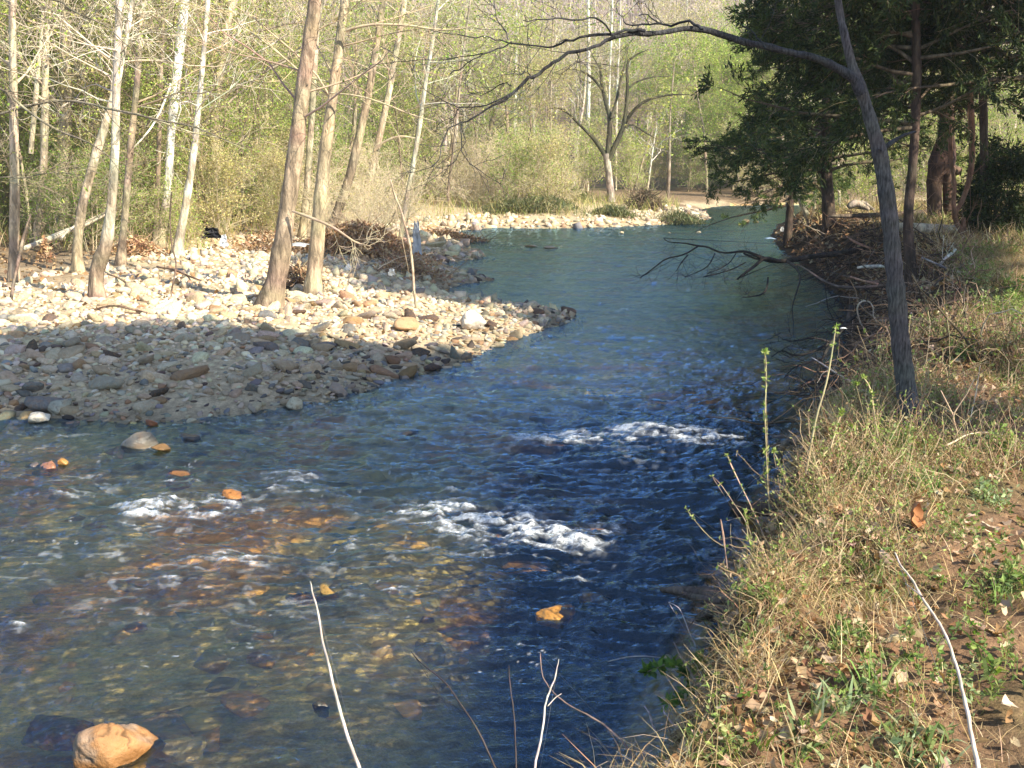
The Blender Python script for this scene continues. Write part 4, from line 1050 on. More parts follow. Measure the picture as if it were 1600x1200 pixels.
# the slender tree whose branch arches over the river
def arching_tree():
    g = T(1424, 668); Y = g[1]; g = np.array([C(1424, 668, Y)[0], Y, tz(C(1424, 668, Y))])
    t = thing("arching_tree", "slender grey tree on the near bank whose branch arches far over the river", "tree", None, g)
    GC, BC = (.08, .075, .072), (.045, .044, .046)
    P, Rd = px_line([(1424, 672, 48), (1420, 640, 38), (1410, 560, 33), (1403, 490, 31), (1397, 420, 30), (1391, 350, 29), (1382, 280, 26), (1371, 225, 23), (1358, 180, 22), (1345, 140, 22), (1332, 105, 17), (1322, 65, 14), (1314, 30, 13), (1308, -10, 12), (1300, -70, 11)], Y, Y + .1, 46)
    Q, qr = grow(P[-1:], np.array([[-.1, .05, 1.]]), 3.2, Rd[-1], 10, .07, 0, .85)
    P = np.concatenate([P[:1] - [[0, 0, .25]], P, Q[0, 1:]]); Rd = np.concatenate([Rd[:1] * 1.3, Rd * (.9 + .04 * rs.randn(len(Rd))), qr[0, 1:]])
    mb = MB(); tubes(mb, (P - g)[None], Rd[None], 16, shade_var(1, len(P), GC, .15), .10)
    tr = link("trunk", mb.mesh("trunk", M['oldbark']), t)
    wd, lm, tw, lv = MB(), MB(), MB(), MB()
    def join(A, B):
        A.v += B.v; A.c += B.c; A.q += [q + A.n for q in B.q]; A.n += B.n
    arch = [(1345, 146, 20), (1335, 125, 17), (1318, 112, 16), (1290, 97, 15), (1265, 88, 14), (1235, 82, 12), (1200, 73, 12), (1165, 66, 13), (1130, 55, 12), (1098, 46, 12), (1070, 45, 10), (1040, 50, 9), (1010, 53, 10), (990, 52, 8), (960, 58, 8)]
    P, Rd = px_line(arch, Y, Y - .3, 40)
    tubes(lm, (P - g)[None], .85 * Rd[None] * (1 + .07 * rs.randn(40)), 10, shade_var(1, 40, BC, .2), .12)
    YB = Y - .3
    subs = [([(962, 57, 7), (940, 68, 6), (915, 78, 5.5), (893, 82, 6), (875, 90, 6), (858, 104, 6), (848, 112, 6), (830, 121, 6), (815, 134, 5.5), (800, 147, 5), (788, 157, 4.5), (770, 166, 4), (750, 178, 3), (735, 187, 3), (722, 191, 2.5)], 0),
            ([(1008, 50, 6), (992, 44, 6), (975, 50, 5), (955, 54, 5), (935, 54, 5), (922, 56, 5), (908, 58, 4), (890, 62, 4), (868, 73, 3.5), (845, 73, 3), (820, 69, 3), (798, 67, 3), (775, 62, 2), (755, 57, 2), (735, 58, 2), (700, 52, 1.6), (670, 50, 1)], 0),
            ([(1097, 45, 5), (1085, 37, 5), (1063, 34, 4), (1048, 40, 4), (1035, 38, 3), (1010, 24, 2), (1000, 24, 1.5)], .2), ([(1035, 38, 3), (1015, 38, 3), (985, 37, 2.5), (975, 36, 2), (972, 26, 1.5), (962, 10, 1.2), (975, -10, 1)], .1),
            ([(957, 55, 4), (950, 45, 3), (940, 35, 3), (925, 26, 3), (900, 31, 3), (865, 29, 2.5), (840, 31, 2), (815, 33, 1.5)], -.1),
            ([(800, 66, 2.5), (785, 73, 2.5), (770, 81, 2.5), (755, 84, 2), (735, 95, 2), (720, 107, 2), (702, 114, 2)], 0), ([(755, 84, 2), (725, 89, 1.6), (690, 93, 1.6), (650, 95, 1.3), (610, 98, 1), (570, 103, .8)], .1),
            ([(800, 145, 3.5), (785, 155, 3), (760, 163, 2.5), (735, 166, 2), (718, 168, 2), (695, 158, 1.5), (665, 140, 1.2), (645, 115, 1), (640, 100, .8)], 0), ([(717, 168, 2), (712, 178, 1.5), (705, 188, 1.2)], 0),
            ([(722, 191, 2.5), (705, 200, 2), (692, 215, 2), (690, 235, 1.6), (682, 255, 1.6), (660, 265, 1.2), (625, 272, 1)], -.1), ([(722, 191, 2.5), (719, 210, 2), (722, 235, 1.6), (735, 255, 1.3), (760, 275, 1.1), (785, 290, .8)], -.1),
            ([(722, 195, 2), (725, 225, 1.4), (710, 250, 1.2), (690, 275, 1.2), (695, 290, .8)], 0), ([(793, 65, 2), (790, 50, 1.8), (780, 35, 1.6), (775, 20, 1.2), (772, 0, 1)], .1), ([(1197, 74, 3), (1185, 60, 2), (1175, 48, 1.5), (1150, 35, 1)], .1),
            ([(830, 121, 2.5), (822, 113, 2), (815, 116, 2), (808, 118, 1)], 0), ([(800, 135, 2), (790, 128, 1.8), (770, 140, 1.4), (750, 150, 1)], .1), ([(902, 82, 2), (903, 95, 1.4), (898, 105, 1)], 0)]
    allP = []
    for pts, dy in subs:
        P, Rd = px_line(pts, YB, YB + dy * 2, max(10, len(pts) * 2))
        P = P + rs.randn(*P.shape) * .004
        tubes(wd, (P - g)[None], np.maximum(Rd, .0015)[None], 6, shade_var(1, len(P), BC, .25), .1)
        w2, t2, l2 = limbs_of((P - g)[None], Rd[None], [(6, .24, .15, (30, 75)), (2, .10, .2, (30, 60))], BC, [(.3, .24, .08)], (10, .012), rmin=.0014)
        join(tw, w2); join(tw, t2); join(lv, l2)
    sh = [(1345, 140), ]
    # upper crown outside the picture
    w2, t2, l2 = limbs_of(Q - g, qr, [(14, 1.4, .05, (35, 70)), (6, .6, .2, (30, 60)), (4, .3, .2, (30, 60))], BC, GREENS, (700, .035))
    join(wd, w2); join(tw, t2); join(lv, l2)
    P, Rd = px_line([(1374, 236, 6), (1390, 225, 8), (1400, 218, 6), (1415, 210, 5), (1430, 206, 4)], Y, Y + .6, 8)
    tubes(wd, (P - g)[None], Rd[None], 6, shade_var(1, 8, BC, .2))
    ao = link("arching_branch", lm.mesh("arching_branch", M['oldbark']), t); link("side_branches", wd.mesh("side_branches", M['bark']), ao)
    link("twigs", tw.mesh("twigs", M['twig']), ao); link("buds", lv.mesh("buds", M['leaf'], False), t)
M['oldbark'] = surf_mat("furrowed_bark", 'attr', 95, .3, 2.0, .9, 1.0, 90, .02, stretch=(1, 1, .2))
arching_tree()

# branches reaching in from a tree beyond the left edge
def left_tree():
    g = np.array([-9.6, 14.5, 0]); g[2] = tz(g)
    t = thing("overhanging_tree", "tree beyond the left edge whose thin dark boughs cross the white trunks", "tree", None, g)
    P, Rd = grow(g[None] - [[0, 0, .3]], np.array([[.05, 0, 1.]]), 11, .13, 14, .04, .02, .8)
    mb = MB(); tubes(mb, P - g, Rd, 10, shade_var(1, 14, BARKP, .2), .1); link("trunk", mb.mesh("trunk", M['bark']), t)
    wd, tw, lv = MB(), MB(), MB()
    for pts, a, b in [([(-90, 90, 10), (0, 138, 7), (25, 158, 7), (50, 178, 6), (75, 195, 6), (98, 207, 6), (125, 217, 4), (152, 231, 3), (175, 250, 2), (187, 270, 1.5)], 14, 13.2),
                      ([(-120, 210, 10), (0, 178, 6), (40, 167, 6), (85, 158, 6), (130, 160, 6), (170, 170, 6), (210, 178, 6), (250, 188, 5), (300, 197, 4), (330, 209, 3), (360, 222, 2), (392, 231, 1.3)], 14.3, 13),
                      ([(-60, -20, 8), (85, 0, 5), (105, 12, 5), (130, 25, 5), (150, 33, 4), (170, 43, 4), (185, 58, 3), (200, 72, 2), (215, 82, 1)], 14.2, 13.2), ([(-100, 285, 6), (0, 277, 3), (35, 278, 3), (70, 271, 2), (110, 271, 2), (133, 277, 1)], 14.3, 13.7), ([(150, -20, 4), (190, 20, 3), (205, 35, 2.5), (230, 45, 2), (250, 56, 1)], 14, 13.6)]:
        LP, LR = px_line(pts, a, b, 24)
        z = np.clip(np.interp(LP[0, 2], P[0, :, 2], np.arange(14)), 0, 13); st = P[0, int(z)]
        LR = LR * .62; LP = np.concatenate([st[None], LP]); LR = np.concatenate([LR[:1] * 1.3, LR])
        tubes(wd, (LP - g)[None], LR[None], 7, shade_var(1, 25, (.22, .19, .13), .2), .1)
        w2, t2, l2 = limbs_of((LP - g)[None], LR[None], [(13, .7, .2, (30, 70)), (4, .3, .2, (30, 60))], (.22, .18, .12), GREENS, (40, .04))
        for A, B in ((tw, w2), (tw, t2), (lv, l2)):
            A.v += B.v; A.c += B.c; A.q += [q + A.n for q in B.q]; A.n += B.n
    bo = link("boughs", wd.mesh("boughs", M['bark']), t); link("twigs", tw.mesh("twigs", M['twig']), bo); link("buds", lv.mesh("buds", M['leaf'], False), t)
left_tree()

# tall trees standing beside and behind the photographer: their crowns shade the river and the bar
SH = np.array([math.sin(R(SUN_AZ)), math.cos(R(SUN_AZ))]) / math.tan(R(SUN_EL))
def shade_tree(name, label, foot, targets, h_lo, h_hi, n, size, r=.3):
    """the crown's leaf clumps hang where they shade the target spots"""
    g = np.array([foot[0], foot[1], 0.]); g[2] = tz(g)
    t = thing(name, label, "tree", None, g)
    tg = np.asarray(targets, float); h = rs.uniform(h_lo, h_hi, len(tg))
    dz = (h - tg[:, 2])[:, None]
    cl = np.stack([tg[:, 0], tg[:, 1], h], -1); cl[:, :2] += SH * dz
    P, Rd = grow(g[None] - [[0, 0, .3]], np.array([[0, 0, 1.]]), h_lo * .9, r, 10, .03, .02, .5)
    mb = MB(); tubes(mb, P - g, Rd, 10, shade_var(1, 10, BARK, .2), .1); link("trunk", mb.mesh("trunk", M['bark']), t)
    lb = MB()
    k = rs.choice(len(cl), min(20, len(cl)), False)
    A = P[0, rs.randint(4, 10, len(k))]; B = cl[k]
    s = np.linspace(0, 1, 6)[None, :, None]
    LL = A[:, None] * (1 - s) + B[:, None] * s; LL[:, 1:-1, 2] -= .4
    tubes(lb, LL - g, np.linspace(.03, .008, 6)[None] * np.ones((len(k), 1)), 5, BARK); link("limbs", lb.mesh("limbs", M['bark']), t)
    i = rs.randint(0, len(cl), n); pt = cl[i] + rs.randn(n, 3) * [.26, .26, .26] - g
    lv = MB(); cards(lv, pt, rs.uniform(.7, 1.2, n) * size, pick([(.08, .13, .03), (.11, .16, .04)], n, v=.3), .8); link("crown", lv.mesh("crown", M['leaf'], False), t)
def poly_points(poly, n, z):
    poly = np.array(poly); lo, hi = poly.min(0), poly.max(0); out = []
    while len(out) < n:
        q = rs.uniform(lo, hi, (400, 2)); out += list(q[sdist(q[:, 0], q[:, 1], poly) < 0])
    q = np.array(out[:n]); return np.concatenate([q, np.full((n, 1), z)], 1)
S1 = [tuple(G(a, b, c)[:2]) for a, b, c in [(-160, 515, .5), (0, 515, .5), (120, 512, .5), (250, 508, .48), (400, 514, .45), (560, 532, .38), (690, 552, .2), (770, 572, .0), (900, 595, 0), (1050, 608, 0), (1165, 612, 0), (1130, 660, 0), (900, 664, 0), (740, 690, 0), (640, 740, 0), (480, 720, 0), (330, 690, 0), (200, 655, .05), (100, 618, .25), (60, 600, .3), (-160, 590, .35)]]
S1 = [(x, y) for x, y in S1]
shade_tree("shade_tree", "tall leafy tree beyond the right edge that shades the gravel bar and rapids", (13.2, -1.0), poly_points(S1, 520, .25), 9.5, 13.5, 15000, .30)
by = rs.uniform(13, 26, 150)
BK = np.stack([np.interp(by, WATER[4:22, 1], WATER[4:22, 0]) + rs.uniform(-.3, .3, 150), by, rs.uniform(.1, .8, 150)], -1)
tc = np.concatenate([np.stack([rs.uniform(5.4, 10, 300), rs.uniform(15, 27, 300), rs.uniform(4.2, 8.0, 300)], -1), np.stack([rs.uniform(4.4, 6.0, 60), rs.uniform(13.4, 15.2, 60), rs.uniform(1.8, 7, 60)], -1), BK])
shade_tree("shade_tree", "second tall leafy tree beyond the right edge that shades the cedars", (17, 10.5), tc, 10.5, 14, 19000, .30)
za = rs.uniform(1.0, 4.6, 70)
shade_tree("shade_tree", "third tall leafy tree beyond the right edge that shades the arching tree", (15.5, 2.5), np.stack([2.55 - .12 * (za - 1) + rs.randn(70) * .22, 6.9 + rs.randn(70) * .22, za], -1), 11, 13.5, 3600, .26)

# ---------------------------------------------------------------- ground cover
def blades(mb, pos, ln, wid, col, lean=.5, az=None, curl=.6):
    n = len(pos)
    az = rs.rand(n) * 6.283 if az is None else az
    D = np.stack([np.cos(az), np.sin(az)], -1)
    le = np.abs(lean * (.3 + .9 * rs.rand(n)))
    ln = np.broadcast_to(ln, (n,)); wid = np.broadcast_to(wid, (n,))
    S = np.stack([-D[:, 1], D[:, 0], np.zeros(n)], -1); tw = rs.rand(n) * 3; S = S * np.cos(tw)[:, None] + np.stack([D[:, 0], D[:, 1], 0 * az], -1) * np.sin(tw)[:, None]
    V = []
    p = pos.copy(); th = le
    for k in range(4):
        w = wid * (1, .85, .6, .1)[k]
        V += [p - S * w[:, None] / 2, p + S * w[:, None] / 2]
        st = ln / 3
        dirv = np.stack([D[:, 0] * np.sin(th), D[:, 1] * np.sin(th), np.cos(th)], -1)
        p = p + dirv * st[:, None]; th = th + curl * le + .15 * rs.randn(n)
    V = np.stack(V, 1).reshape(-1, 3)
    b = np.arange(n)[:, None, None] * 8; q = np.array([[0, 1, 3, 2], [2, 3, 5, 4], [4, 5, 7, 6]])[None]
    mb.add(V, quads=(b + q).reshape(-1, 4), col=np.repeat(col, 8, 0))
def bank_points(n, x0, x1, y0, y1, dens=None, dmin=.25):
    out = []
    tot = 0
    while tot < n:
        y = y0 + (y1 - y0) * rs.rand(n); x = x0 + (x1 - x0) * rs.rand(n)
        d = sdist(x, y); mx = np.interp(y, MIDX[:, 1], MIDX[:, 0])
        k = (d > dmin) & (x > mx) & (np.abs(x) < .5 * y + .7)
        if dens is not None: k &= rs.rand(n) < dens(x, y, d)
        out.append(np.stack([x[k], y[k], terrain(x[k], y[k])], -1)); tot += k.sum()
    return np.concatenate(out)[:n]
STRAW = [(.44, .31, .15), (.54, .40, .21), (.30, .19, .09), (.64, .50, .30)]
WEED = [(.16, .22, .04), (.24, .29, .07), (.11, .16, .03), (.32, .34, .12)]
soilgap = lambda x, y: ss(-.35, .15, fbm(x * 1.6, y * 1.6, 301, 3)) * (1 - .96 * ss(.45, .8, x - .26 * y + .2) * ss(6.4, 5.0, y))
edge = lambda x, y, d: np.exp(-((d - .55) / .55) ** 2)
def curled(mb, pts, size, col):
    n = len(pts); t = np.linspace(0, 1, 5); wd = np.array([.06, .42, .5, .34, .02])
    d = nrm(rs.randn(n, 3) * [1, 1, .4]); s = nrm(np.cross(d, rs.randn(n, 3) * .5 + [0, 0, 1])); u = np.cross(s, d)
    bend = rs.uniform(-.2, .9, n); fold = rs.uniform(-.1, .8, n); V = []
    for k in range(5):
        c = pts + (d * (t[k] - .5)[None] if np.ndim(t[k]) else d * (t[k] - .5)) * size[:, None] + u * (bend * (t[k] - .5) ** 2 * 1.6)[:, None] * size[:, None]
        for e in (-1, 0, 1):
            w = wd[k] * (1 + .5 * rs.randn(n) * (e != 0)).clip(.4, 1.7)
            V.append(c + s * (e * w)[:, None] * size[:, None] * .8 + u * (abs(e) * fold * w)[:, None] * size[:, None])
    V = np.stack(V, 1); q = np.array([[3 * k + e, 3 * k + e + 1, 3 * k + e + 4, 3 * k + e + 3] for k in range(4) for e in (0, 1)])
    mb.add(V.reshape(-1, 3), quads=(np.arange(n)[:, None, None] * 15 + q[None]).reshape(-1, 4), col=np.repeat(col, 15, 0) * np.tile(np.repeat([.8, 1, .85], 1), n * 5)[:, None])
def cover():
    br = MB()
    for n, y0, y1, x1, ln, th in ((900, 5.2, 9, 6, .28, .0022), (1500, 9, 18, 11, .5, .004), (500, 18, 30, 14, .8, .008)):
        p = bank_points(n, 1.5, x1, y0, y1, lambda x, y, d: ss(.0, .35, fbm(x * .9, y * .9, 331, 3)) + .5 * edge(x, y, d / 1.6) * (y > 8), .15)
        P, Rd = grow(p, rs.randn(n, 3) * [1, 1, .7] + [0, 0, .6], ln * rs.uniform(.3, 1.3, n), th * rs.uniform(.5, 1.5, n), 6, .3, -.04, .6)
        tubes(br, P, Rd, 3, pick([(.30, .19, .12), (.20, .13, .08), (.44, .32, .22), (.10, .07, .05)], n, v=.3))
    tag(link('brushwood', br.mesh('brushwood', M['twig'])), 'tangled brown twigs and brush over the upper right bank', 'brush', kind='stuff')
    dry = MB()
    p = bank_points(19000, .2, 6, 2.6, 9, lambda x, y, d: np.clip(.75 * edge(x, y, d) + .30 * soilgap(x, y), 0, 1) * (.12 + ss(-.15, .25, fbm(x * 4, y * 4, 309, 2))).clip(0, 1))
    ln = rs.uniform(.04, .15, len(p)) * (1 + .7 * edge(p[:, 0], p[:, 1], sdist(p[:, 0], p[:, 1])))
    blades(dry, p, ln, rs.uniform(.0012, .0042, len(p)), pick(STRAW, len(p), v=.4), 1.2, curl=.4)
    p = bank_points(34000, 1, 10, 8, 17, lambda x, y, d: np.clip(.08 + .9 * ss(-.15, .3, fbm(x * 1.1, y * 1.1, 303, 3)), 0, 1) * ss(1.3, 2.3, d))
    blades(dry, p, rs.uniform(.06, .28, len(p)), rs.uniform(.003, .006, len(p)), pick(STRAW, len(p), v=.35), 1.1)
    p = bank_points(24000, 4, 26, 16, 52, lambda x, y, d: (.3 + .5 * ss(-.2, .4, fbm(x * .5, y * .5, 305, 3))) * ss(.6, 1.8, d))
    blades(dry, p, rs.uniform(.15, .5, len(p)), rs.uniform(.012, .022, len(p)), pick(STRAW, len(p), v=.35), .8)
    tag(link("dry_grass", dry.mesh("dry_grass", M['dry'], False)), "dry tan grass matted over the right bank", "grass", kind='stuff')
    gr = MB()
    p = bank_points(8500, .3, 6, 2.6, 9, lambda x, y, d: .5 * soilgap(x, y) * ss(-.1, .3, fbm(x * 2.5, y * 2.5, 311, 3)), .4)
    blades(gr, p, rs.uniform(.03, .10, len(p)), rs.uniform(.002, .0045, len(p)), pick(WEED, len(p), v=.3), .8)
    p = bank_points(5000, 1, 10, 8, 17, lambda x, y, d: np.clip(.05 + .8 * ss(-.05, .35, fbm(x * 1.3, y * 1.3, 313, 3)), 0, 1) * ss(.9, 1.8, d), .6)
    blades(gr, p, rs.uniform(.05, .16, len(p)), rs.uniform(.004, .008, len(p)), pick(WEED, len(p), v=.35), .8)
    p = bank_points(15000, 4, 28, 16, 54, None, 2.0)
    blades(gr, p, rs.uniform(.10, .32, len(p)), rs.uniform(.016, .03, len(p)), pick(WEED + [(.34, .40, .10)], len(p), v=.35), .6)
    tag(link("green_grass", gr.mesh("green_grass", M['leaf'], False)), "short fresh green grass on the right bank", "grass", kind='stuff')
    # small leafy weeds: short stems with pairs of leaves
    wd = MB(); st = MB()
    for n, x0, x1, y0, y1, hs, lf in ((900, .3, 6, 2.7, 8, .12, .022), (900, 1, 10, 8, 17, .24, .034)):
        p = bank_points(n, x0, x1, y0, y1, lambda x, y, d: (y < 8) * .2 + (ss(1.2, 2, d) + (y < 8)).clip(0, 1) * .6 * ss(-.1, .35, fbm(x * 1.8, y * 1.8, 321, 3)) * (soilgap(x, y) + .1), .35)
        P, Rd = grow(p, np.tile([[0, 0, 1.]], (n, 1)) + rs.randn(n, 3) * .3, hs * rs.uniform(.3, 1.2, n), .0016, 5, .12, .05, .5)
        tubes(st, P, Rd, 3, tint((.20, .20, .07), n, .3))
        m = 11
        i = np.repeat(np.arange(n), m); k = rs.randint(1, 5, len(i))
        cards(wd, P[i, k] + rs.randn(len(i), 3) * .004, lf * rs.uniform(.5, 1.3, len(i)), np.repeat(pick([(.17, .25, .05), (.26, .33, .09), (.12, .18, .05), (.30, .34, .16)], n, v=.25), m, 0), .5, nrm(rs.randn(len(i), 3) * [1, 1, .4] + [0, 0, .35]))
    o = tag(link("weeds", st.mesh("weeds", M['twig'])), "small leafy green weeds sprouting through the dry grass", "weeds", kind='stuff')
    link("weed_leaves", wd.mesh("weed_leaves", M['leaf'], False), o)["kind"] = 'stuff'
    # fallen leaves
    lf = MB()
    for n, x0, x1, y0, y1, sz in ((6500, .3, 6, 2.6, 8, .036), (6500, 1, 10, 8, 20, .06), (2600, 5, 16, 17, 40, .13)):
        p = bank_points(n, x0, x1, y0, y1, lambda x, y, d: np.clip(.25 + .8 * edge(x, y, d), 0, 1) * (.25 + .75 * soilgap(x, y)), .2)
        p[:, 2] += rs.uniform(.003, .03, n)
        curled(lf, p, sz * rs.uniform(.5, 1.5, n), pick([(.34, .19, .09), (.50, .36, .22), (.24, .13, .07), (.60, .46, .32)], n, p=[.35, .25, .2, .2], v=.3))
    # leaf litter under the trees of the left bank
    n = 9000; y = rs.uniform(13, 40, n); x = rs.uniform(-20, 0, n); d = sdist(x, y); mx = np.interp(y, MIDX[:, 1], MIDX[:, 0])
    k = ((d > 4.5) | ((d > .8) & (rs.rand(n) < .9))) & (x < mx) & (rs.rand(n) < ss(4, 8, d) + .1); x, y = x[k], y[k]
    p = np.stack([x, y, terrain(x, y) + .03], -1)
    cards(lf, p, rs.uniform(.05, .14, len(p)), pick([(.34, .20, .10), (.46, .32, .18), (.22, .14, .08)], len(p), v=.3), .7, nrm(rs.randn(len(p), 3) * [1, 1, .4]))
    tag(link("fallen_leaves", lf.mesh("fallen_leaves", M['dry'], False)), "curled brown leaves fallen over both banks", "leaves", kind='stuff')
    # tan reeds and grass on the far point and along the woodland edge
    fr = MB(); n = 14000
    y = rs.uniform(24, 60, n); x = rs.uniform(-20, 13, n); d = sdist(x, y); mx = np.interp(y, MIDX[:, 1], MIDX[:, 0])
    lo = np.where(y > 42, 1.3, 5.5)
    k = (d > lo) & (x < mx + 2) & (np.abs(x) < .48 * y + 1); x, y = x[k], y[k]
    p = np.stack([x, y, terrain(x, y)], -1)
    blades(fr, p, rs.uniform(.2, .8, len(p)), rs.uniform(.015, .03, len(p)), pick([(.50, .42, .20), (.36, .36, .12), (.24, .30, .07), (.56, .46, .27)], len(p), v=.3), .5)
    tag(link("bank_grass", fr.mesh("bank_grass", M['leaf'], False)), "tan and green tall grass along the far bank under the trees", "grass", kind='stuff')
cover()

# ---------------------------------------------------------------- drift, roots and branches
def stick_pile(name, label, cat, centre, rad, n, ln, col, thick=.008, leaves=0, lcol=None, flat=.35, zoff=0.0, hgt=.3):
    g = np.array(centre, float); g[2] = tz(g) + zoff
    u = rs.randn(n, 3) * np.array([rad[0], rad[1], 0]) * .45
    h = hgt * np.exp(-(u[:, 0] / rad[0]) ** 2 - (u[:, 1] / rad[1]) ** 2) * rs.rand(n)
    p = u.copy(); p[:, 2] = terrain(g[0] + u[:, 0], g[1] + u[:, 1]) - g[2] + h
    D = nrm(rs.randn(n, 3) * [1, .8, flat])
    P, Rd = grow(p, D, ln * rs.uniform(.3, 1.3, n), thick * rs.uniform(.4, 1.6, n), 6, .22, 0, .6)
    mb = MB(); tubes(mb, P, Rd, 4, pick(col, n, v=.3))
    o = link(name, mb.mesh(name, M['twig'])); o.location = g; tag(o, label, cat)
    if leaves:
        lf = MB(); k = leaves; u = rs.randn(k, 3) * np.array([rad[0], rad[1], 0]) * .5
        h = hgt * np.exp(-(u[:, 0] / rad[0]) ** 2 - (u[:, 1] / rad[1]) ** 2) * rs.rand(k) ** .5
        u[:, 2] = terrain(g[0] + u[:, 0], g[1] + u[:, 1]) - g[2] + h
        cards(lf, u, rs.uniform(.04, .11, k), pick(lcol, k, v=.3), .75); link("caught_leaves", lf.mesh("caught_leaves", M['dry'], False), o)
    return o
BRN = [(.46, .32, .20), (.32, .21, .13), (.56, .43, .29), (.20, .13, .08)]
LFC = [(.50, .30, .16), (.60, .40, .23), (.36, .21, .12)]
c = T(568, 400); stick_pile("drift_pile", "heap of sticks and rusty dead leaves around the foot of the leaning trees", "debris", (c[0], c[1], 0), (1.4, .85), 460, .6, BRN, leaves=7000, lcol=LFC, hgt=.8)
c = T(640, 430); stick_pile("drift_pile", "reddish twig drift sloping from the leaf heap to the bare dark spit", "debris", (c[0], c[1], 0), (.7, .5), 200, .6, BRN, leaves=500, lcol=LFC, hgt=.4)
c = T(488, 452); stick_pile("drift_pile", "dark bundle of twigs caught around the foot of the second big sycamore", "debris", (c[0] - .15, c[1] - .2, 0), (.38, .22), 200, .45, [(.16, .11, .07), (.26, .2, .12)], leaves=250, lcol=LFC, hgt=.42)
c = T(420, 395); stick_pile("drift_pile", "dark twig heap between the dark stems and the big sycamores", "debris", (c[0], c[1], 0), (.9, .4), 160, .7, [(.20, .13, .08), (.36, .26, .16)], leaves=400, lcol=LFC, hgt=.5)
c = T(215, 400); stick_pile("drift_pile", "small clump of rusty leaves and twigs behind the slim reddish tree", "debris", (c[0], c[1], 0), (.6, .3), 100, .6, BRN, leaves=600, lcol=LFC, hgt=.4)
c = T(72, 410); stick_pile("dead_weed", "rusty brown dead weed standing in the gravel between the first two trees", "weed", (c[0], c[1], 0), (.12, .1), 30, .3, BRN, leaves=160, lcol=LFC, hgt=.5, flat=2)
c = T(745, 385); stick_pile("drift_pile", "dark twigs and leaves stranded on the narrow point beyond the spit", "debris", (c[0] - .5, c[1], 0), (1.5, .5), 160, .8, [(.2, .13, .08), (.1, .07, .05)], leaves=1200, lcol=LFC, hgt=.35)
o = stick_pile("root_ball", "dark uprooted root ball sitting on the far gravel point", "root ball", (C(1008, 322, 50)[0], 50, 0), (.75, .5), 520, .6, [(.10, .08, .05), (.16, .12, .07)], thick=.018, leaves=900, lcol=[(.10, .07, .04), (.18, .14, .08)], hgt=.95, flat=.9)
for a, b, s, h, lab in ((850, 348, 1.6, .7, "green creeping mat of weeds on the left of the far gravel bar"), (800, 350, 1.3, .5, "low green weeds trailing to the water at the far bar's left end"), (1070, 343, 1.0, .5, "round green tussock near the tip of the far gravel point"), (960, 342, .9, .35, "thin green weeds among the stones mid-way along the far bar"), (875, 318, 1.6, 1.0, "olive bush with a dark underside on the far bank left of the spreading tree")):
    g = C(a, b, 46 if b > 330 else 52); g[2] = tz(g)
    mb = MB(); n = 1500
    u = rs.randn(n, 3) * [s * .5, s * .3, 0]; u[:, 2] = rs.rand(n) ** .6 * h * np.exp(-(u[:, 0] / s) ** 2)
    u[:, 2] += terrain(g[0] + u[:, 0], g[1] + u[:, 1]) - g[2]
    blades(mb, u - [0, 0, .05], rs.uniform(.15, .4, n), rs.uniform(.02, .05, n), pick([(.12, .15, .07), (.16, .18, .08), (.10, .11, .06), (.3, .27, .14)], n, v=.3), 1.2)
    o = link("weed_tussock", mb.mesh("weed_tussock", M['leaf'], False)); o.location = g; tag(o, lab, "weeds")

# the dark gravel spit in shade, fallen poles, scraps
simple_tubes("fallen_pole", "bare pale pole propped from the gravel up into the left trees", "log", [([(38, 388, 7), (60, 380, 9), (85, 370, 9), (110, 359, 8), (135, 350, 7), (162, 336, 5), (185, 322, 3)], 21, 25), ([(95, 373, 4), (105, 362, 3), (118, 352, 2)], 22, 22.5)], (.62, .55, .42))
simple_tubes("leaning_stick", "thin dark stick leaning beside the leftmost tree", "stick", [([(17, 470, 6), (22, 440, 5), (30, 400, 5), (38, 365, 4), (48, 335, 3)], 16.2, 17)], (.20, .15, .11))
simple_tubes("hanging_vine", "thin dark vine looping down to the gravel below the white sycamores", "vine", [([(250, 491, 2), (262, 485, 3), (267, 475, 3), (268, 455, 2.5), (273, 430, 3), (275, 410, 2.5), (268, 380, 2.5), (266, 340, 2), (268, 300, 2)], 16, 17.5)], (.16, .11, .08))
simple_tubes("ground_root", "long dark root running over the gravel before the crooked trunk", "root", [([(5, 488, 3), (40, 484, 4), (70, 490, 3), (105, 484, 4), (140, 485, 4), (165, 479, 3), (185, 478, 4), (205, 483, 4), (230, 489, 3)], 15.6, 15.2)], (.18, .12, .08))
simple_tubes("ground_root", "dark stick lying in the gravel between the white and big sycamores", "stick", [([(245, 417, 3), (270, 421, 4), (285, 427, 3), (305, 435, 3), (328, 443, 2)], 19.3, 18.3)], (.18, .12, .08))
simple_tubes("ground_root", "thin dark stick lying right of the crooked trunk's foot", "stick", [([(168, 428, 3), (185, 434, 3), (205, 447, 4), (222, 452, 3), (240, 459, 3), (255, 465, 2)], 18, 17)], (.2, .14, .09))
simple_tubes("hanging_creeper", "thin pale stem drooping to the gravel past the whitish sapling", "stem", [([(650, 481, 3), (647, 455, 4), (645, 420, 4), (640, 380, 4), (632, 350, 4), (627, 330, 3), (617, 305, 3), (610, 280, 2)], 16.5, 17)], (.5, .38, .26))
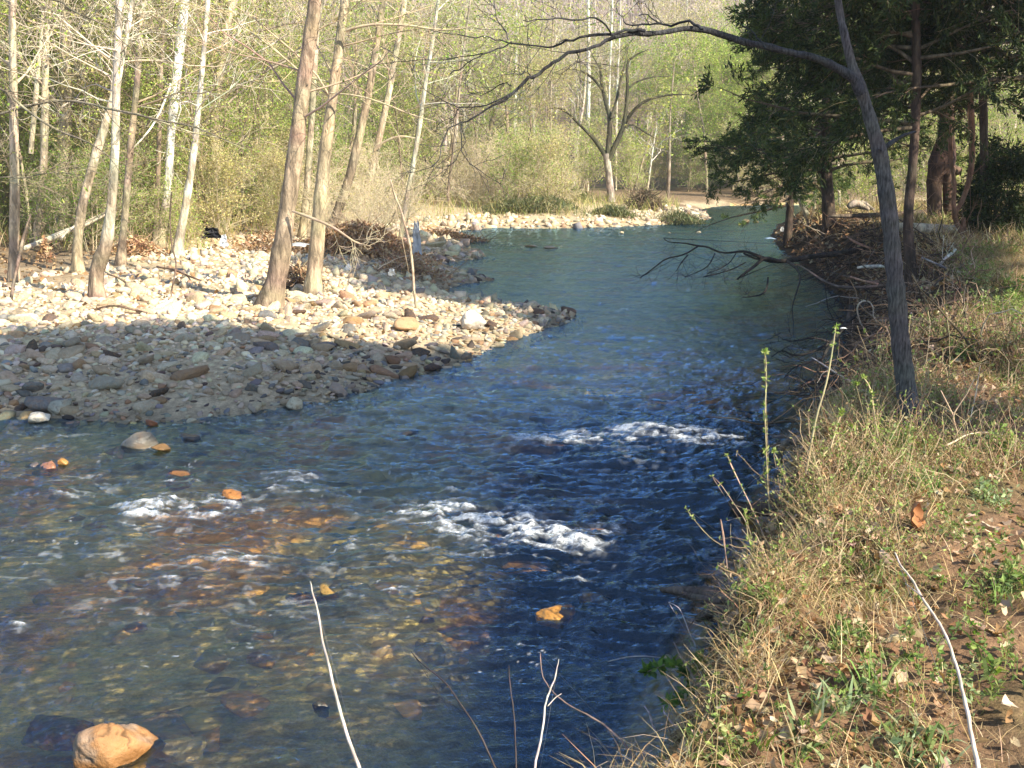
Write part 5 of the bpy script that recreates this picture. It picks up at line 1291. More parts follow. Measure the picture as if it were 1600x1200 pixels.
def sheet(name, label, px, py, w, h, Y, col, seed, cat="cloth", lay=False, mat='cloth'):
    c = C(px, py, Y); sc = Y / FPX * 1.02; W, H = w * sc, h * sc
    U, V = np.meshgrid(np.linspace(-.5, .5, 22), np.linspace(-.5, .5, 18))
    edge_ = 1 + .25 * fbm(U * 6 + seed, V * 6, seed, 3)
    f = fbm(U * 4, V * 7, seed + 5, 4) * .35
    if lay: P = np.stack([U * W * edge_, V * H * 2.4 * edge_, .16 * W * np.exp(-4 * (U * U + V * V)) + f * .1 * W], -1)
    else: P = np.stack([U * W * edge_ * (1 - .4 * (V + .5)), f * W, V * H * edge_], -1)
    i = (np.arange(17)[:, None] * 22 + np.arange(21)[None]).ravel(); q = np.stack([i, i + 1, i + 23, i + 22], -1)
    P2 = P.reshape(-1, 3); back = P2 + [0, .004, -.003]
    mb = MB().add(P2, quads=q, col=col).add(back, quads=q[:, ::-1], col=col)
    o = link(name, mb.mesh(name, M[mat])); o.location = c
    return tag(o, label, cat)
sheet("plastic_scrap", "white plastic scrap caught in the green weeds by the dark stems", 350, 377, 13, 20, 24, (.75, .78, .82), 3, "plastic scrap")
sheet("cloth_scrap", "grey cloth draped over drift between the two big sycamores", 467, 384, 30, 22, 18.8, (.42, .43, .42), 9, "cloth", lay=True)
sheet("plastic_scrap", "torn grey-blue plastic hanging at the right end of the leaf heap", 651, 370, 14, 46, 20.5, (.38, .40, .43), 14, "plastic scrap")
sheet("plastic_scrap", "small white plastic strips snagged in the twig drift", 612, 425, 12, 10, 19, (.80, .78, .72), 19, "plastic scrap")
sheet("dark_sheet", "black leaning sheet of debris behind the white plastic scrap", 331, 364, 30, 16, 25, (.02, .02, .025), 25, "debris")
sheet("plastic_scrap", "light blue plastic scrap on the dark bank at the river bend", 1202, 373, 14, 9, 31, (.45, .58, .72), 31, "plastic scrap", lay=True)
sheet("plastic_scrap", "small white scrap at the dark bank's far corner", 1222, 358, 6, 7, 31.5, (.8, .78, .75), 33, "plastic scrap")
sheet("plastic_scrap", "flat white scrap under the black branches at the water's edge", 1317, 513, 10, 4, 12.6, (.7, .72, .72), 35, "plastic scrap", lay=True)

# the branch fallen across the water
simple_tubes("fallen_branch", "dark bare branch fallen from the cut bank out over the river", "branch",
   [([(1350, 388, 9), (1310, 396, 9), (1270, 400, 8), (1240, 406, 8), (1215, 408, 7), (1195, 405, 7), (1165, 393, 4), (1130, 395, 3), (1105, 386, 3), (1090, 384, 3), (1070, 380, 2), (1045, 378, 1.5), (1037, 372, 1)], 23, 20),
    ([(1218, 408, 6), (1195, 404, 6), (1180, 415, 5), (1165, 426, 4), (1152, 436, 3)], 21.8, 21), ([(1195, 405, 4), (1180, 404, 3), (1162, 396, 3)], 21.8, 21.5), ([(1090, 385, 3), (1070, 397, 2.4), (1040, 405, 2.4), (1020, 420, 2), (1000, 434, 1.5)], 20.4, 19),
    ([(1230, 408, 4), (1245, 420, 4), (1250, 435, 3), (1245, 455, 2.5), (1238, 480, 2), (1240, 510, 1.5), (1240, 545, 1)], 21, 17), ([(1200, 434, 3), (1198, 450, 3), (1190, 460, 3), (1175, 463, 2), (1160, 465, 1)], 20.5, 19.5), ([(1075, 398, 2), (1065, 410, 2), (1056, 424, 1)], 20.3, 20), ([(1117, 396, 2), (1110, 410, 2), (1100, 420, 1.5), (1070, 433, 1)], 20.6, 20),
    ([(1165, 410, 2), (1145, 420, 2), (1120, 428, 2), (1098, 433, 1)], 21, 20.4), ([(1150, 396, 2), (1140, 410, 1.6), (1125, 420, 1.2), (1105, 428, 1)], 20.8, 20.3)], (.07, .055, .045), sub=[(9, .5, .2, (30, 70)), (3, .25, .2, (30, 60))])
simple_tubes("fallen_branch", "black forked branches trailing off the bank beside the arching tree's foot", "branch",
   [([(1330, 478, 8), (1322, 505, 8), (1310, 520, 7), (1298, 535, 6), (1280, 545, 5), (1262, 552, 4), (1240, 555, 3), (1222, 548, 2), (1205, 558, 1.5)], 13.0, 11.6), ([(1310, 520, 6), (1296, 540, 6), (1285, 560, 5), (1278, 580, 5), (1275, 605, 3), (1265, 620, 2)], 12.4, 10.8),
    ([(1298, 535, 4), (1270, 528, 3), (1240, 533, 2), (1222, 530, 1.2)], 12.2, 11.5), ([(1285, 560, 4), (1262, 566, 3), (1240, 575, 2), (1225, 590, 1)], 11.8, 11), ([(1278, 580, 4), (1290, 600, 3), (1283, 625, 2)], 11.2, 10.6), ([(1322, 505, 5), (1340, 490, 4), (1352, 470, 3)], 12.8, 13)], (.035, .03, .027), sub=[(8, .4, .2, (30, 70)), (3, .22, .2, (30, 60))])
simple_tubes("bent_cane", "pale cane bent into a hoop on the dark bank left of the arching tree", "stem", [([(1356, 525, 2), (1345, 505, 2.5), (1340, 490, 2.5), (1340, 478, 2.5), (1347, 471, 2.5), (1357, 471, 2.5), (1364, 480, 2), (1365, 495, 2), (1370, 503, 1.5)], 11.2, 11.2)], (.50, .40, .30))
simple_tubes("river_snag", "grey crooked root end sticking out over the dark water", "root", [([(1300, 690, 20), (1280, 682, 18), (1258, 686, 16), (1240, 688, 14), (1226, 694, 11), (1219, 708, 9), (1221, 722, 6)], 7.6, 7.9), ([(1262, 686, 9), (1245, 683, 8), (1225, 682, 6), (1207, 682, 3)], 7.7, 7.9)], (.20, .17, .15), sub=[(5, .3, .2, (30, 70))])
simple_tubes("river_snag", "thick brown waterlogged log lying under the bank's weeds", "log", [([(1290, 800, 34), (1250, 795, 32), (1210, 794, 28), (1180, 796, 22), (1160, 798, 20), (1144, 786, 14)], 7.1, 7.9)], (.10, .07, .05), sides=12)
simple_tubes("river_snag", "dark root log reaching from the near bank into the blue water", "root", [([(1190, 975, 30), (1150, 945, 28), (1120, 930, 24), (1095, 926, 20), (1060, 922, 14), (1035, 922, 8)], 5.0, 6.0), ([(1175, 975, 18), (1140, 950, 16), (1110, 955, 18), (1092, 966, 14)], 5.0, 5.6), ([(1130, 940, 10), (1112, 937, 12), (1085, 932, 10), (1066, 926, 5)], 5.2, 5.7), ([(1150, 935, 6), (1125, 905, 6), (1100, 901, 5), (1090, 895, 3)], 5.1, 5.7)], (.14, .11, .09), sub=[(6, .22, .3, (30, 70))])
# roots and sticks tangled on the cut bank
def bank_tangle():
    mb = MB(); n = 900
    y = rs.uniform(8.5, 29, n); x = np.interp(y, WATER[4:22, 1], WATER[4:22, 0]) + rs.uniform(.0, 1.7, n)
    z = terrain(x, y) + rs.uniform(-.05, .15, n)
    D = rs.randn(n, 3) * [1, .7, .5] + [-.6, 0, -.3]
    P, Rd = grow(np.stack([x, y, z], -1), D, rs.uniform(.3, 1.5, n), rs.uniform(.003, .014, n), 7, .25, -.06, .7)
    tubes(mb, P, Rd, 4, pick([(.06, .042, .03), (.14, .09, .06), (.28, .17, .11), (.5, .42, .32)], n, p=[.58, .25, .14, .03], v=.3))
    tag(link("root_tangle", mb.mesh("root_tangle", M['twig'])), "tangled dark roots and sticks hanging from the cut bank", "roots", kind='stuff')
bank_tangle()
for pts, a, b, col, lab in [([(1340, 418, 4), (1360, 416, 5), (1385, 416, 5)], 17.5, 17.2, (.6, .56, .5), "white bare stick in the dark bank left of the arching stem"), ([(1467, 416, 4), (1477, 404, 5), (1487, 396, 5), (1494, 389, 4)], 16, 16, (.66, .62, .56), "forked white stick standing behind the arching stem's right side"),
        ([(1323, 370, 3), (1340, 380, 4), (1360, 388, 3)], 19, 18, (.36, .2, .13), "reddish root slanting on the dark bank face"), ([(1328, 432, 3), (1345, 438, 4), (1372, 444, 4)], 15, 15, (.34, .2, .14), "reddish stick low on the dark bank face"),
        ([(1250, 415, 3), (1300, 445, 4), (1345, 449, 5), (1390, 445, 5)], 15.5, 15, (.16, .12, .1), "long grey root running along the foot of the dark bank"), ([(1440, 402, 3), (1480, 420, 4), (1500, 430, 3)], 15, 15, (.3, .28, .27), "grey branch lying over the brush behind the arching stem"),
        ([(1460, 455, 3), (1500, 458, 3), (1545, 457, 4)], 13.5, 13.5, (.14, .09, .07), "dark stick spanning the shaded gully"), ([(1424, 488, 3), (1427, 505, 4), (1424, 518, 3), (1416, 526, 2)], 11, 11, (.55, .42, .32), "pale curled root just right of the arching stem"), ([(1268, 558, 1.5), (1290, 572, 2.5), (1310, 585, 3), (1337, 600, 3)], 9.6, 9, (.56, .46, .38), "pale bent cane tip pointing left over the dark water"),
        ([(1290, 655, 3), (1250, 690, 3), (1215, 740, 3)], 8, 8, (.1, .08, .06), "")]:
    if lab: simple_tubes("bank_stick", lab, "stick", [(pts, a, b)], col, sub=[(4, .3, .2, (30, 70))])

# ---------------------------------------------------------------- near plants, one by one
def shoot(name, label, pts, Y0, Y1, col, buds=0, bs=.016, bcol=None, cat="stem", forks=(), tip=True, start=.25, group=None):
    mb = MB(); P, Rd = px_line(pts, Y0, Y1, max(12, len(pts) * 4)); Rd = Rd * (.55 if name == 'budding_shoot' else .68); o = P[0].copy(); P = P - o
    P = P + np.cumsum(rs.randn(*P.shape) * .0008, 0)
    tubes(mb, P[None], np.maximum(Rd, .0009)[None], 7, shade_var(1, len(P), col, .3), .3, cap=True)
    LP = [P]
    for f in forks:
        Q, q = px_line(f, Y0 + (Y1 - Y0) * .5, Y1, 12); Q = Q - o; tubes(mb, Q[None], np.maximum(q, .0008)[None], 6, shade_var(1, 12, col, .12), .1); LP.append(Q)
    t = link(name, mb.mesh(name, M['twig'])); t.location = o; tag(t, label, cat, group)
    if buds:
        lf = MB()
        for Q in LP:
            k = max(2, int(1.8 * buds * len(Q) / len(P)))
            f = start + (1 - start) * rs.rand(k); f[:max(1, k // 5)] = 1
            x = np.clip(f * (len(Q) - 1), 0, len(Q) - 1.001); i = x.astype(int); w = (x - i)[:, None]
            pt = Q[i] * (1 - w) + Q[i + 1] * w; m = 5
            pt = np.repeat(pt, m, 0); d = nrm(rs.randn(len(pt), 3) + [0, 0, .9])
            cards(lf, pt, bs * rs.uniform(.6, 1.4, len(pt)), pick(bcol or [(.30, .38, .10), (.38, .44, .16), (.22, .30, .07)], len(pt), v=.2), .45, d)
        link("leaves", lf.mesh("leaves", M['leaf'], False), t)
    return t
WH = (.47, .41, .34); SB = (.30, .24, .13); DKS = (.06, .045, .04)
shoot("bare_stalk", "tall whitish bare stem rising from the bottom edge through the shallows", [(590, 1290, 9), (562, 1200, 9), (540, 1140, 8), (521, 1080, 7), (512, 1035, 6.5), (505, 1008, 6), (496, 965, 5), (488, 930, 4), (483, 911, 3)], 2.35, 2.9, WH)
shoot("bare_stalk", "dark thin stem slanting up-left in front of the blue pool", [(800, 1260, 6), (773, 1200, 5), (742, 1140, 4.5), (712, 1095, 4), (690, 1068, 3.5), (655, 1040, 3), (637, 1022, 2)], 2.5, 3.0, DKS)
shoot("bare_stalk", "dark upright stem left of the forked pale one", [(812, 1270, 4), (806, 1200, 3.5), (803, 1120, 3), (797, 1075, 3), (794, 1040, 2)], 2.6, 2.9, DKS)
shoot("bare_stalk", "pale forked stem growing from the bottom edge by the near bank", [(828, 1290, 7), (838, 1200, 6), (846, 1150, 5), (853, 1105, 4.5), (861, 1078, 4), (868, 1055, 3), (872, 1030, 2)], 2.6, 3.0, (.52, .44, .38), forks=[[(856, 1103, 2), (868, 1090, 1.5), (877, 1084, 1)]])
shoot("bare_stalk", "long brown stem bowed from the near bank up to the pool's middle", [(994, 1185, 6), (975, 1160, 5), (950, 1137, 5), (920, 1118, 4.5), (895, 1105, 4), (874, 1090, 3.5), (862, 1078, 3), (850, 1055, 2.5), (847, 1022, 2)], 3.4, 3.9, (.26, .18, .14))
shoot("bare_stalk", "thick whitish curved stem arching over the bare soil at lower right", [(1535, 1240, 12), (1528, 1190, 11), (1520, 1150, 10), (1511, 1105, 9), (1502, 1065, 8), (1490, 1025, 7), (1478, 990, 7), (1462, 960, 6), (1440, 930, 6), (1425, 905, 5), (1405, 880, 4), (1395, 860, 3)], 2.5, 3.4, (.50, .41, .34), forks=[[(1441, 932, 3), (1428, 922, 2), (1415, 912, 1.5)]])
shoot("budding_shoot", "tallest straight budding shoot standing against the dark water", [(1203, 806, 5), (1199, 760, 4), (1197, 700, 4), (1195, 640, 3.5), (1197, 600, 3), (1196, 565, 2.5), (1194, 550, 2)], 5.6, 5.6, (.36, .30, .17), buds=16, bs=.024)
shoot("budding_shoot", "leaning shoot whose twin tops reach toward the arching trunk's foot", [(1228, 810, 7), (1240, 785, 6), (1255, 750, 6), (1280, 718, 5), (1300, 698, 4), (1330, 668, 3)], 5.5, 5.7, (.36, .30, .17), buds=14, forks=[[(1258, 748, 5), (1266, 700, 4), (1276, 650, 3.5), (1285, 620, 3), (1293, 590, 3), (1300, 550, 2.5), (1306, 510, 2)], [(1298, 700, 3), (1308, 665, 2.5), (1316, 642, 2)]], bs=.022)
shoot("budding_shoot", "shoot with a curled bare top right of the twin-topped one", [(1382, 770, 6), (1378, 720, 5), (1372, 680, 5), (1366, 640, 4.5), (1362, 610, 4), (1350, 590, 3), (1338, 600, 2)], 5.8, 5.9, (.36, .30, .17), buds=18, bs=.024)
shoot("budding_shoot", "low shoot reaching far left over the water with a green tip", [(1175, 871, 4), (1150, 862, 3.5), (1125, 850, 3.5), (1105, 835, 3), (1085, 812, 2.5), (1072, 795, 2)], 5.0, 5.3, SB, buds=3, start=.8)
shoot("budding_shoot", "bare brown shoot crossing the low green-tipped one", [(1145, 950, 4), (1137, 900, 3.5), (1133, 855, 3), (1130, 825, 2.5), (1127, 810, 2)], 4.8, 4.9, (.42, .28, .2))
shoot("budding_shoot", "slanting shoot with two green tufts left of the tallest one", [(1205, 860, 4), (1190, 830, 3.5), (1172, 790, 3), (1155, 755, 3), (1143, 730, 2.5), (1137, 713, 2)], 5.2, 5.4, (.46, .32, .22), buds=10)
shoot("budding_shoot", "wispy shoot ending left of the slanting one", [(1180, 850, 3), (1165, 815, 3), (1145, 785, 2.5), (1125, 755, 2), (1113, 743, 1.6)], 5.2, 5.3, (.36, .26, .18), buds=2)
shoot("budding_shoot", "short shoot with a leafy head above the waterlogged log", [(1236, 860, 4), (1236, 800, 3.5), (1235, 770, 3), (1225, 745, 3), (1214, 715, 3), (1208, 705, 2)], 5.3, 5.4, SB, buds=14, bs=.024)
shoot("budding_shoot", "dense green shoot at the waterside below the short leafy one", [(1190, 910, 4), (1180, 880, 3.5), (1172, 855, 3), (1165, 830, 3), (1162, 800, 2)], 4.9, 5.1, SB, buds=10, bs=.018)
shoot("budding_shoot", "tan upright shoot beside the grass path's left border", [(1375, 990, 3), (1373, 940, 3), (1376, 890, 3), (1375, 840, 2.5)], 4.3, 4.4, (.50, .42, .22), buds=2)
shoot("budding_shoot", "crooked dry shoot in the sunny brush right of the arching trunk", [(1500, 715, 4), (1497, 680, 4), (1490, 650, 4), (1497, 635, 3), (1510, 615, 3), (1522, 590, 2)], 6.0, 6.0, (.60, .42, .28), forks=[[(1490, 650, 2), (1480, 630, 2), (1470, 610, 1.5)]])
shoot("budding_shoot", "thin pale wand standing alone high on the right bank", [(1515, 665, 3), (1520, 640, 3), (1524, 620, 3), (1528, 598, 2.5), (1532, 570, 1.5)], 6.5, 6.5, (.6, .48, .36))
shoot("bowed_cane", "long bowed cane lying across the brush on the right bank", [(1478, 697, 4), (1500, 685, 4), (1520, 677, 3.5), (1545, 676, 3), (1568, 679, 2)], 5.8, 6.1, (.62, .48, .34))
shoot("green_sprig", "green-leaved sprig hanging over the water at the near bank's foot", [(1100, 1075, 6), (1085, 1062, 5), (1068, 1050, 4), (1045, 1040, 3), (1025, 1045, 3), (1012, 1052, 2)], 4.5, 4.7, (.42, .34, .22), buds=12, bs=.05, bcol=[(.10, .18, .04), (.16, .26, .06), (.24, .34, .08)], forks=[[(1085, 1062, 3), (1075, 1085, 3), (1065, 1100, 2), (1045, 1100, 2)], [(1080, 1060, 3), (1100, 1040, 3), (1092, 1028, 2)]])
shoot("bare_twig", "grey twig lying over the near bank's edge at the bottom", [(1005, 1200, 7), (990, 1190, 6), (975, 1182, 5), (960, 1175, 3)], 3.3, 3.5, (.5, .42, .36))
shoot("bare_twig", "speckled stub of twig sticking up beside the bottom of the pool", [(1035, 1160, 5), (1022, 1140, 5), (1015, 1120, 5), (1007, 1105, 4)], 3.7, 3.8, (.42, .34, .3))
shoot("bare_twig", "forked grey twig leaning out from the near bank over the pool", [(1090, 1160, 6), (1070, 1145, 5), (1050, 1130, 5), (1038, 1115, 4), (1035, 1102, 3)], 3.7, 3.9, (.5, .4, .34), forks=[[(1040, 1118, 3), (1045, 1135, 2), (1050, 1160, 2)]])
shoot("bare_twig", "fine bare twig curving up from the bank before the root log", [(1088, 1014, 3), (1078, 990, 3), (1068, 965, 2.5), (1060, 950, 2), (1045, 942, 1.5)], 4.5, 4.6, (.56, .46, .4))
shoot("bare_twig", "straight brown twig crossing the green sprig", [(1105, 1090, 4), (1085, 1060, 3.5), (1068, 1035, 3), (1052, 1005, 2)], 4.2, 4.3, (.4, .3, .24))
shoot("bare_twig", "thin twig pointing left from the pale boulder's back", [(215, 1130, 3), (240, 1117, 3), (265, 1110, 2.5), (290, 1104, 3), (298, 1103, 2)], 5.0, 5.2, (.66, .6, .3))
shoot("bare_twig", "tiny yellow-green sprout standing on top of the big boulder", [(143, 1105, 3), (147, 1096, 3), (155, 1092, 2.5), (158, 1091, 1.5)], 5.0, 5.0, (.60, .66, .25))
shoot("drowned_twig", "pale twig floating just under the surface of the blue pool", [(950, 1034, 2), (965, 1031, 3), (985, 1027, 3), (1005, 1026, 2.5), (1040, 1030, 2), (1062, 1040, 1.5)], 5.2, 5.0, (.4, .34, .28))

def clump(name, label, px, py, n, ln, wid, cols, cat, lean=.7, leafy=0, lsz=.03, rad=.05, mat='leaf', straw=0):
    g = T(px, py); k = n
    u = rs.randn(k, 3) * [rad, rad, 0]; mb = MB()
    u[:, 2] = terrain(g[0] + u[:, 0], g[1] + u[:, 1]) - g[2]
    blades(mb, u, rs.uniform(.5, 1.1, k) * ln, rs.uniform(.6, 1.2, k) * wid, pick(cols, k, v=.25), lean)
    if leafy:
        P, Rd = grow(u[:leafy], rs.randn(leafy, 3) * .45 + [0, 0, 1], ln * rs.uniform(.5, 1, leafy), .0016, 5, .1, .03, .4)
        tubes(mb, P, Rd, 3, pick([(.3, .24, .12), (.2, .2, .08)], leafy))
        i = np.repeat(np.arange(leafy), 12); kk = rs.randint(1, 5, len(i))
        cards(mb, P[i, kk], lsz * rs.uniform(.5, 1.3, len(i)), pick(cols, len(i), v=.25), .5, nrm(rs.randn(len(i), 3) * [1, 1, .5] + [0, 0, .4]))
    o = link(name, mb.mesh(name, M[mat], False)); o.location = g
    return tag(o, label, cat)
GW = [(.17, .26, .06), (.25, .34, .10), (.32, .38, .16), (.12, .18, .05)]
PW = [(.30, .36, .18), (.36, .42, .24), (.20, .27, .10)]
for a in [("broad-leaved green weed at the bottom edge right of centre", 1430, 1185, 60, .10, .014, PW, .9, 8, .035), ("small green tuft at the bottom edge under the path", 1265, 1190, 40, .09, .012, GW, .8, 4, .03), ("pale green blades beside a clod at the lower path edge", 1285, 1110, 40, .10, .012, PW, .6, 0, 0),
          ("broad-bladed plant with dry stalks in the middle of the bare soil", 1360, 1075, 30, .13, .012, GW, .7, 6, .03), ("leafy sprout just left of the pale stone", 1325, 1010, 20, .10, .006, GW, .8, 9, .03), ("tall leafy sprouts right of the pale stone", 1420, 1040, 12, .12, .004, GW, .7, 8, .03),
          ("two broad green blades at the right edge of the soil", 1555, 1055, 16, .14, .016, GW, .9, 3, .03), ("spreading green weed mound at the right edge", 1580, 930, 160, .13, .006, GW, 1.0, 22, .028), ("fine green grass tuft beside the curved stem's head", 1385, 925, 120, .11, .004, GW, .8, 0, 0),
          ("bright narrow grass tuft in the gully right of the arching trunk", 1440, 770, 60, .20, .007, [(.10, .24, .05), (.16, .32, .07)], .6, 0, 0), ("green bush behind the curly-topped shoot", 1395, 715, 60, .16, .004, GW, .9, 30, .034), ("green leafy bush at the dark bank's lip", 1340, 755, 40, .14, .004, GW, .9, 22, .03),
          ("grey-green weed low on the right under the brush", 1540, 790, 60, .12, .005, PW, .9, 18, .03), ("leafy clump in the brush right of the crooked dry shoot", 1560, 705, 50, .14, .005, GW, .9, 22, .034), ("tuft of fresh grass at the path's upper end", 1470, 830, 120, .09, .004, GW, .9, 6, .02),
          ("green tuft tucked under the waterside shoots", 1200, 945, 60, .10, .004, GW, .9, 10, .024), ("green tuft on the bank edge above the root log", 1160, 1010, 60, .10, .004, GW, .9, 8, .022), ("weed tuft at the very bottom beside the grey twigs", 1120, 1180, 60, .08, .005, GW, .9, 8, .022),
          ("small sprout beside the thick curved stem", 1530, 1095, 20, .08, .006, GW, .8, 5, .026), ("green weeds behind the small cedar bush", 1585, 470, 60, .25, .008, GW, .9, 22, .05), ("round green weed low in the sunny grass far right", 1500, 560, 60, .16, .006, GW, .9, 14, .035)]:
    clump("green_weed", a[0], *a[1:3], a[3], a[4], a[5], a[6], "weed", a[7], a[8], a[9] or .03, rad=.045 if a[3] < 100 else .08)
for a in [("dense straw tuft on the bank edge above the root log", 1175, 985, 420, .16), ("straw tuft overhanging the pool at the bottom", 1060, 1175, 420, .12), ("tall straw and dead-leaf tangle below the twin-topped shoot", 1290, 860, 520, .17), ("straw tangle around the rust-brown leaf", 1400, 850, 360, .16),
          ("dry tuft on the lip left of the path", 1245, 930, 420, .14), ("dry red-brown brush under the bowed cane", 1520, 730, 380, .20), ("straw wisps beside the arching trunk's foot", 1450, 690, 300, .18), ("dry brush mound on the right edge half way up", 1585, 640, 300, .22),
          ("dry tuft on the bank's lip by the bent hoop cane", 1385, 560, 380, .25), ("leaning straw tuft at the gully's near lip", 1480, 600, 380, .22), ("tan grass tuft on the sunny bank above the gully", 1530, 520, 420, .3), ("tan grass tuft left of the small cedar bush", 1540, 420, 420, .35), ("straw tuft at the near bank's foot by the hanging sprig", 1130, 1090, 420, .13)]:
    clump("straw_tuft", *a[:5], .003 if a[2] > 650 else .006, STRAW + [(.34, .2, .12)], "dry grass", 1.3, rad=.10 if a[2] > 650 else .3, mat='dry')
for k, (lab, px, py, h) in enumerate([("tall weed tangle on the bank lip below the arching trunk", 1335, 740, .34), ("leafy weed tangle at the arching trunk's right foot", 1460, 705, .30), ("tall weed tangle behind the rust-brown leaf", 1400, 775, .30), ("dry-and-green tangle at the waterside above the log", 1265, 790, .30),
        ("weed tangle at the right edge under the brush mound", 1590, 730, .34), ("tall dry tangle right of the bent hoop cane", 1400, 600, .45), ("brush tangle beyond the gully's far lip", 1480, 540, .5), ("tangle of tall weeds on the sunny slope by the right edge", 1575, 560, .5), ("weed tangle beside the green bush at the lip", 1370, 690, .32), ("tall tangle in the gully mouth right of the arching trunk", 1450, 640, .36), ("low tangle of dead weeds midway up the near bank", 1330, 880, .2), ("tangle of stems on the lip by the tallest shoots", 1225, 850, .24), ("rough tangle over the lip above the root log", 1205, 905, .22)]):
    g = T(px, py); n = 150; u = rs.randn(n, 3) * [.11 + h * .15, .11 + h * .1, 0]; mb = MB()
    u[:, 2] = terrain(g[0] + u[:, 0], g[1] + u[:, 1]) - g[2]
    P, Rd = grow(u, rs.randn(n, 3) * .5 + [0, 0, 1], h * rs.uniform(.3, 1.3, n), .0013 + .0012 * rs.rand(n) + .002 * (py < 620), 7, .25, -.02, .5)
    tubes(mb, P, Rd, 3, pick([(.34, .23, .13), (.24, .15, .09), (.48, .36, .22), (.18, .16, .07)], n, v=.35))
    o = link("weed_tangle", mb.mesh("weed_tangle", M['twig'])); o.location = g; tag(o, lab, "weeds")
    lf = MB(); m = 700; i = rs.randint(0, n, m); kk = rs.randint(2, 7, m)
    cards(lf, P[i, kk], (.018 + .012 * (py < 640)) * rs.uniform(.5, 1.5, m), pick([(.26, .34, .09), (.36, .42, .15), (.5, .36, .22), (.38, .24, .13)], m, p=[.35, .3, .2, .15], v=.25), .5)
    link("leaves", lf.mesh("leaves", M['leaf'], False), o)
def big_leaf(label, px, py, w, Y, col, seed, rot):
    L = w / FPX * Y; U, V = np.meshgrid(np.linspace(-1, 1, 9), np.linspace(0, 1, 13))
    wd = np.sin(np.pi * np.clip(V, .0, 1) ** .8) ** .7 * (1 + .18 * np.sin(V * 17 + seed)) * .36
    X = U * wd * L; Yv = (V - .5) * L; Z = (.25 * U * U + .35 * (V - .5) ** 2 + .05 * fbm(U * 3 + seed, V * 5, seed, 3)) * L
    i = (np.arange(12)[:, None] * 9 + np.arange(8)[None]).ravel(); q = np.stack([i, i + 1, i + 10, i + 9], -1)
    P = np.stack([X, Yv, Z], -1).reshape(-1, 3)
    mb = MB().add(P, quads=q, col=col).add(P - [0, 0, .0006], quads=q[:, ::-1], col=np.array(col) * .8)
    mb.add(np.stack([[0, -.5 * L - .03, .1 * L], [.0015, -.5 * L, .08 * L], [-.0015, -.5 * L, .08 * L]]), tris=[(0, 1, 2)], col=np.array(col) * .6)
    o = link("dead_leaf", mb.mesh("dead_leaf", M['dry'])); o.location = C(px, py, Y) + [0, 0, .01]; o.rotation_euler = rot
    tag(o, label, "leaf")
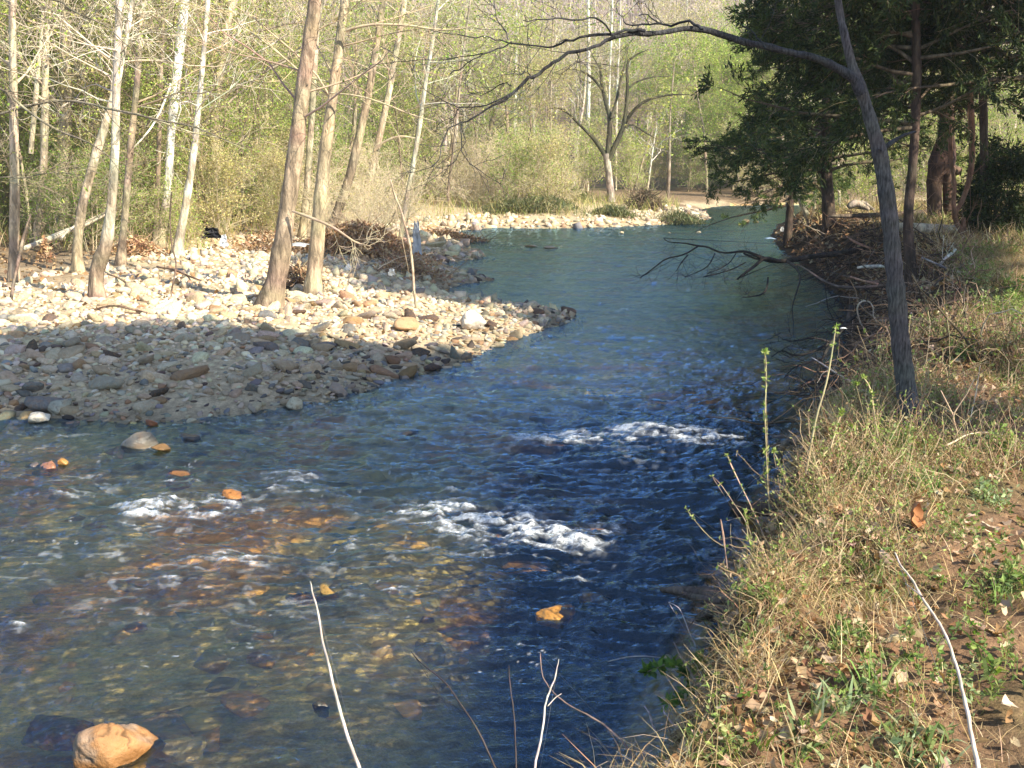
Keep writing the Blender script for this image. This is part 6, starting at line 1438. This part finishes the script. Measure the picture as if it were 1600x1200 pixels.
for k, (lab, px, py, w, col, rot) in enumerate([("big rust-brown curled leaf standing in the straw right of centre", 1425, 812, 46, (.42, .19, .08), (1.2, .3, .6)), ("pale folded leaf draped left of the rust-brown one", 1385, 800, 44, (.62, .42, .28), (1.4, -.3, -.5)), ("small tan leaf hanging at the rust-brown leaf's left", 1372, 785, 26, (.60, .46, .32), (1.3, 0, .2)),
        ("pale tan leaf with a point lying on the waterside straw", 1262, 856, 40, (.64, .48, .32), (.4, .3, .8)), ("orange-tan leaf upright in the straw below the waterside shoots", 1283, 918, 34, (.60, .34, .20), (1.5, .2, 0)), ("brown leaf half hidden below the pointed tan one", 1240, 878, 34, (.34, .18, .10), (.7, .5, 2)),
        ("white-edged folded leaf in the middle of the straw", 1365, 835, 40, (.66, .54, .42), (.9, -.6, .3)), ("curled leaf under the white-edged one", 1380, 880, 32, (.50, .36, .26), (1.1, .4, 2.2)), ("tan leaf lying right of the path under the brush", 1545, 832, 30, (.62, .48, .36), (.2, .2, 1)), ("pale leaf on the soil left of the upper broad blades", 1525, 985, 30, (.60, .42, .30), (.15, .1, .5)),
        ("brown leaf resting on the path by the dry tuft", 1300, 985, 24, (.40, .24, .15), (.3, .3, 1.8)), ("tan leaf upright on the waterside slope", 1205, 870, 36, (.58, .40, .26), (1.4, .3, .7)), ("pink-tan leaf at the bottom edge near the grey twigs", 1255, 1150, 30, (.58, .42, .32), (.2, .1, 2.6)), ("small orange leaf on the bare soil by the pale sliver", 1465, 1110, 22, (.52, .33, .2), (.2, .1, .6))]):
    g = T(px, py + w * .3); big_leaf(lab, px, py, w, g[1], col, 40 + k, rot)
def pale_stone():
    g = T(1403, 1006); v, f = stone_shape(4, 951, planes=20, k=10, rough=.06, squash=(1, .8, .55)); v = v / np.abs(v[:, 0]).max() * 26 / FPX * g[1]
    o = link("pale_stone", MB().add(v, tris=f).mesh("pale_stone", M['rock'])); o.location = g + [0, 0, .01]; o.color = (.72, .58, .34, 1)
    tag(o, "pale yellowish stone half sunk in the bare soil of the near bank", "stone")
    for px, py, w, lab in ((1422, 1106, 10, "tiny white stone sliver on the bare soil"), (1345, 1185, 16, "small brown clod at the bottom of the near bank"), (1235, 1125, 34, "dark soil clod with a shaded hollow at the lower path edge")):
        g = T(px, py); v, f = stone_shape(3, 960 + w, squash=(1, .6, .5)); v = v * w / 2 / FPX * g[1]
        o = link("soil_stone", MB().add(v, tris=f).mesh("soil_stone", M['rock'])); o.location = g; o.color = (.75, .66, .5, 1) if w == 10 else (.2, .13, .09, 1); tag(o, lab, "stone")
pale_stone()

# ---------------------------------------------------------------- thin spring haze
def haze():
    x0, x1, y0, y1, z0, z1 = -405, 405, -65, 425, -3, 60
    v = [(x, y, z) for z in (z0, z1) for y in (y0, y1) for x in (x0, x1)]
    mb = MB().add(v, quads=[(0, 2, 3, 1), (4, 5, 7, 6), (0, 1, 5, 4), (2, 6, 7, 3), (0, 4, 6, 2), (1, 3, 7, 5)])
    m, nt, N, L, out = newmat("haze")
    pv = nd(nt, "ShaderNodeVolumePrincipled", {"Color": (.88, .92, 1, 1), "Density": .0007, "Anisotropy": .2})
    L.new(pv.outputs[0], out.inputs["Volume"])
    tag(link("haze", mb.mesh("haze", m)), kind='stuff')
haze()
for o in PROTO_SET:
    if o.name not in first_used:
        for c in list(o.children_recursive) + [o]: bpy.data.objects.remove(c)
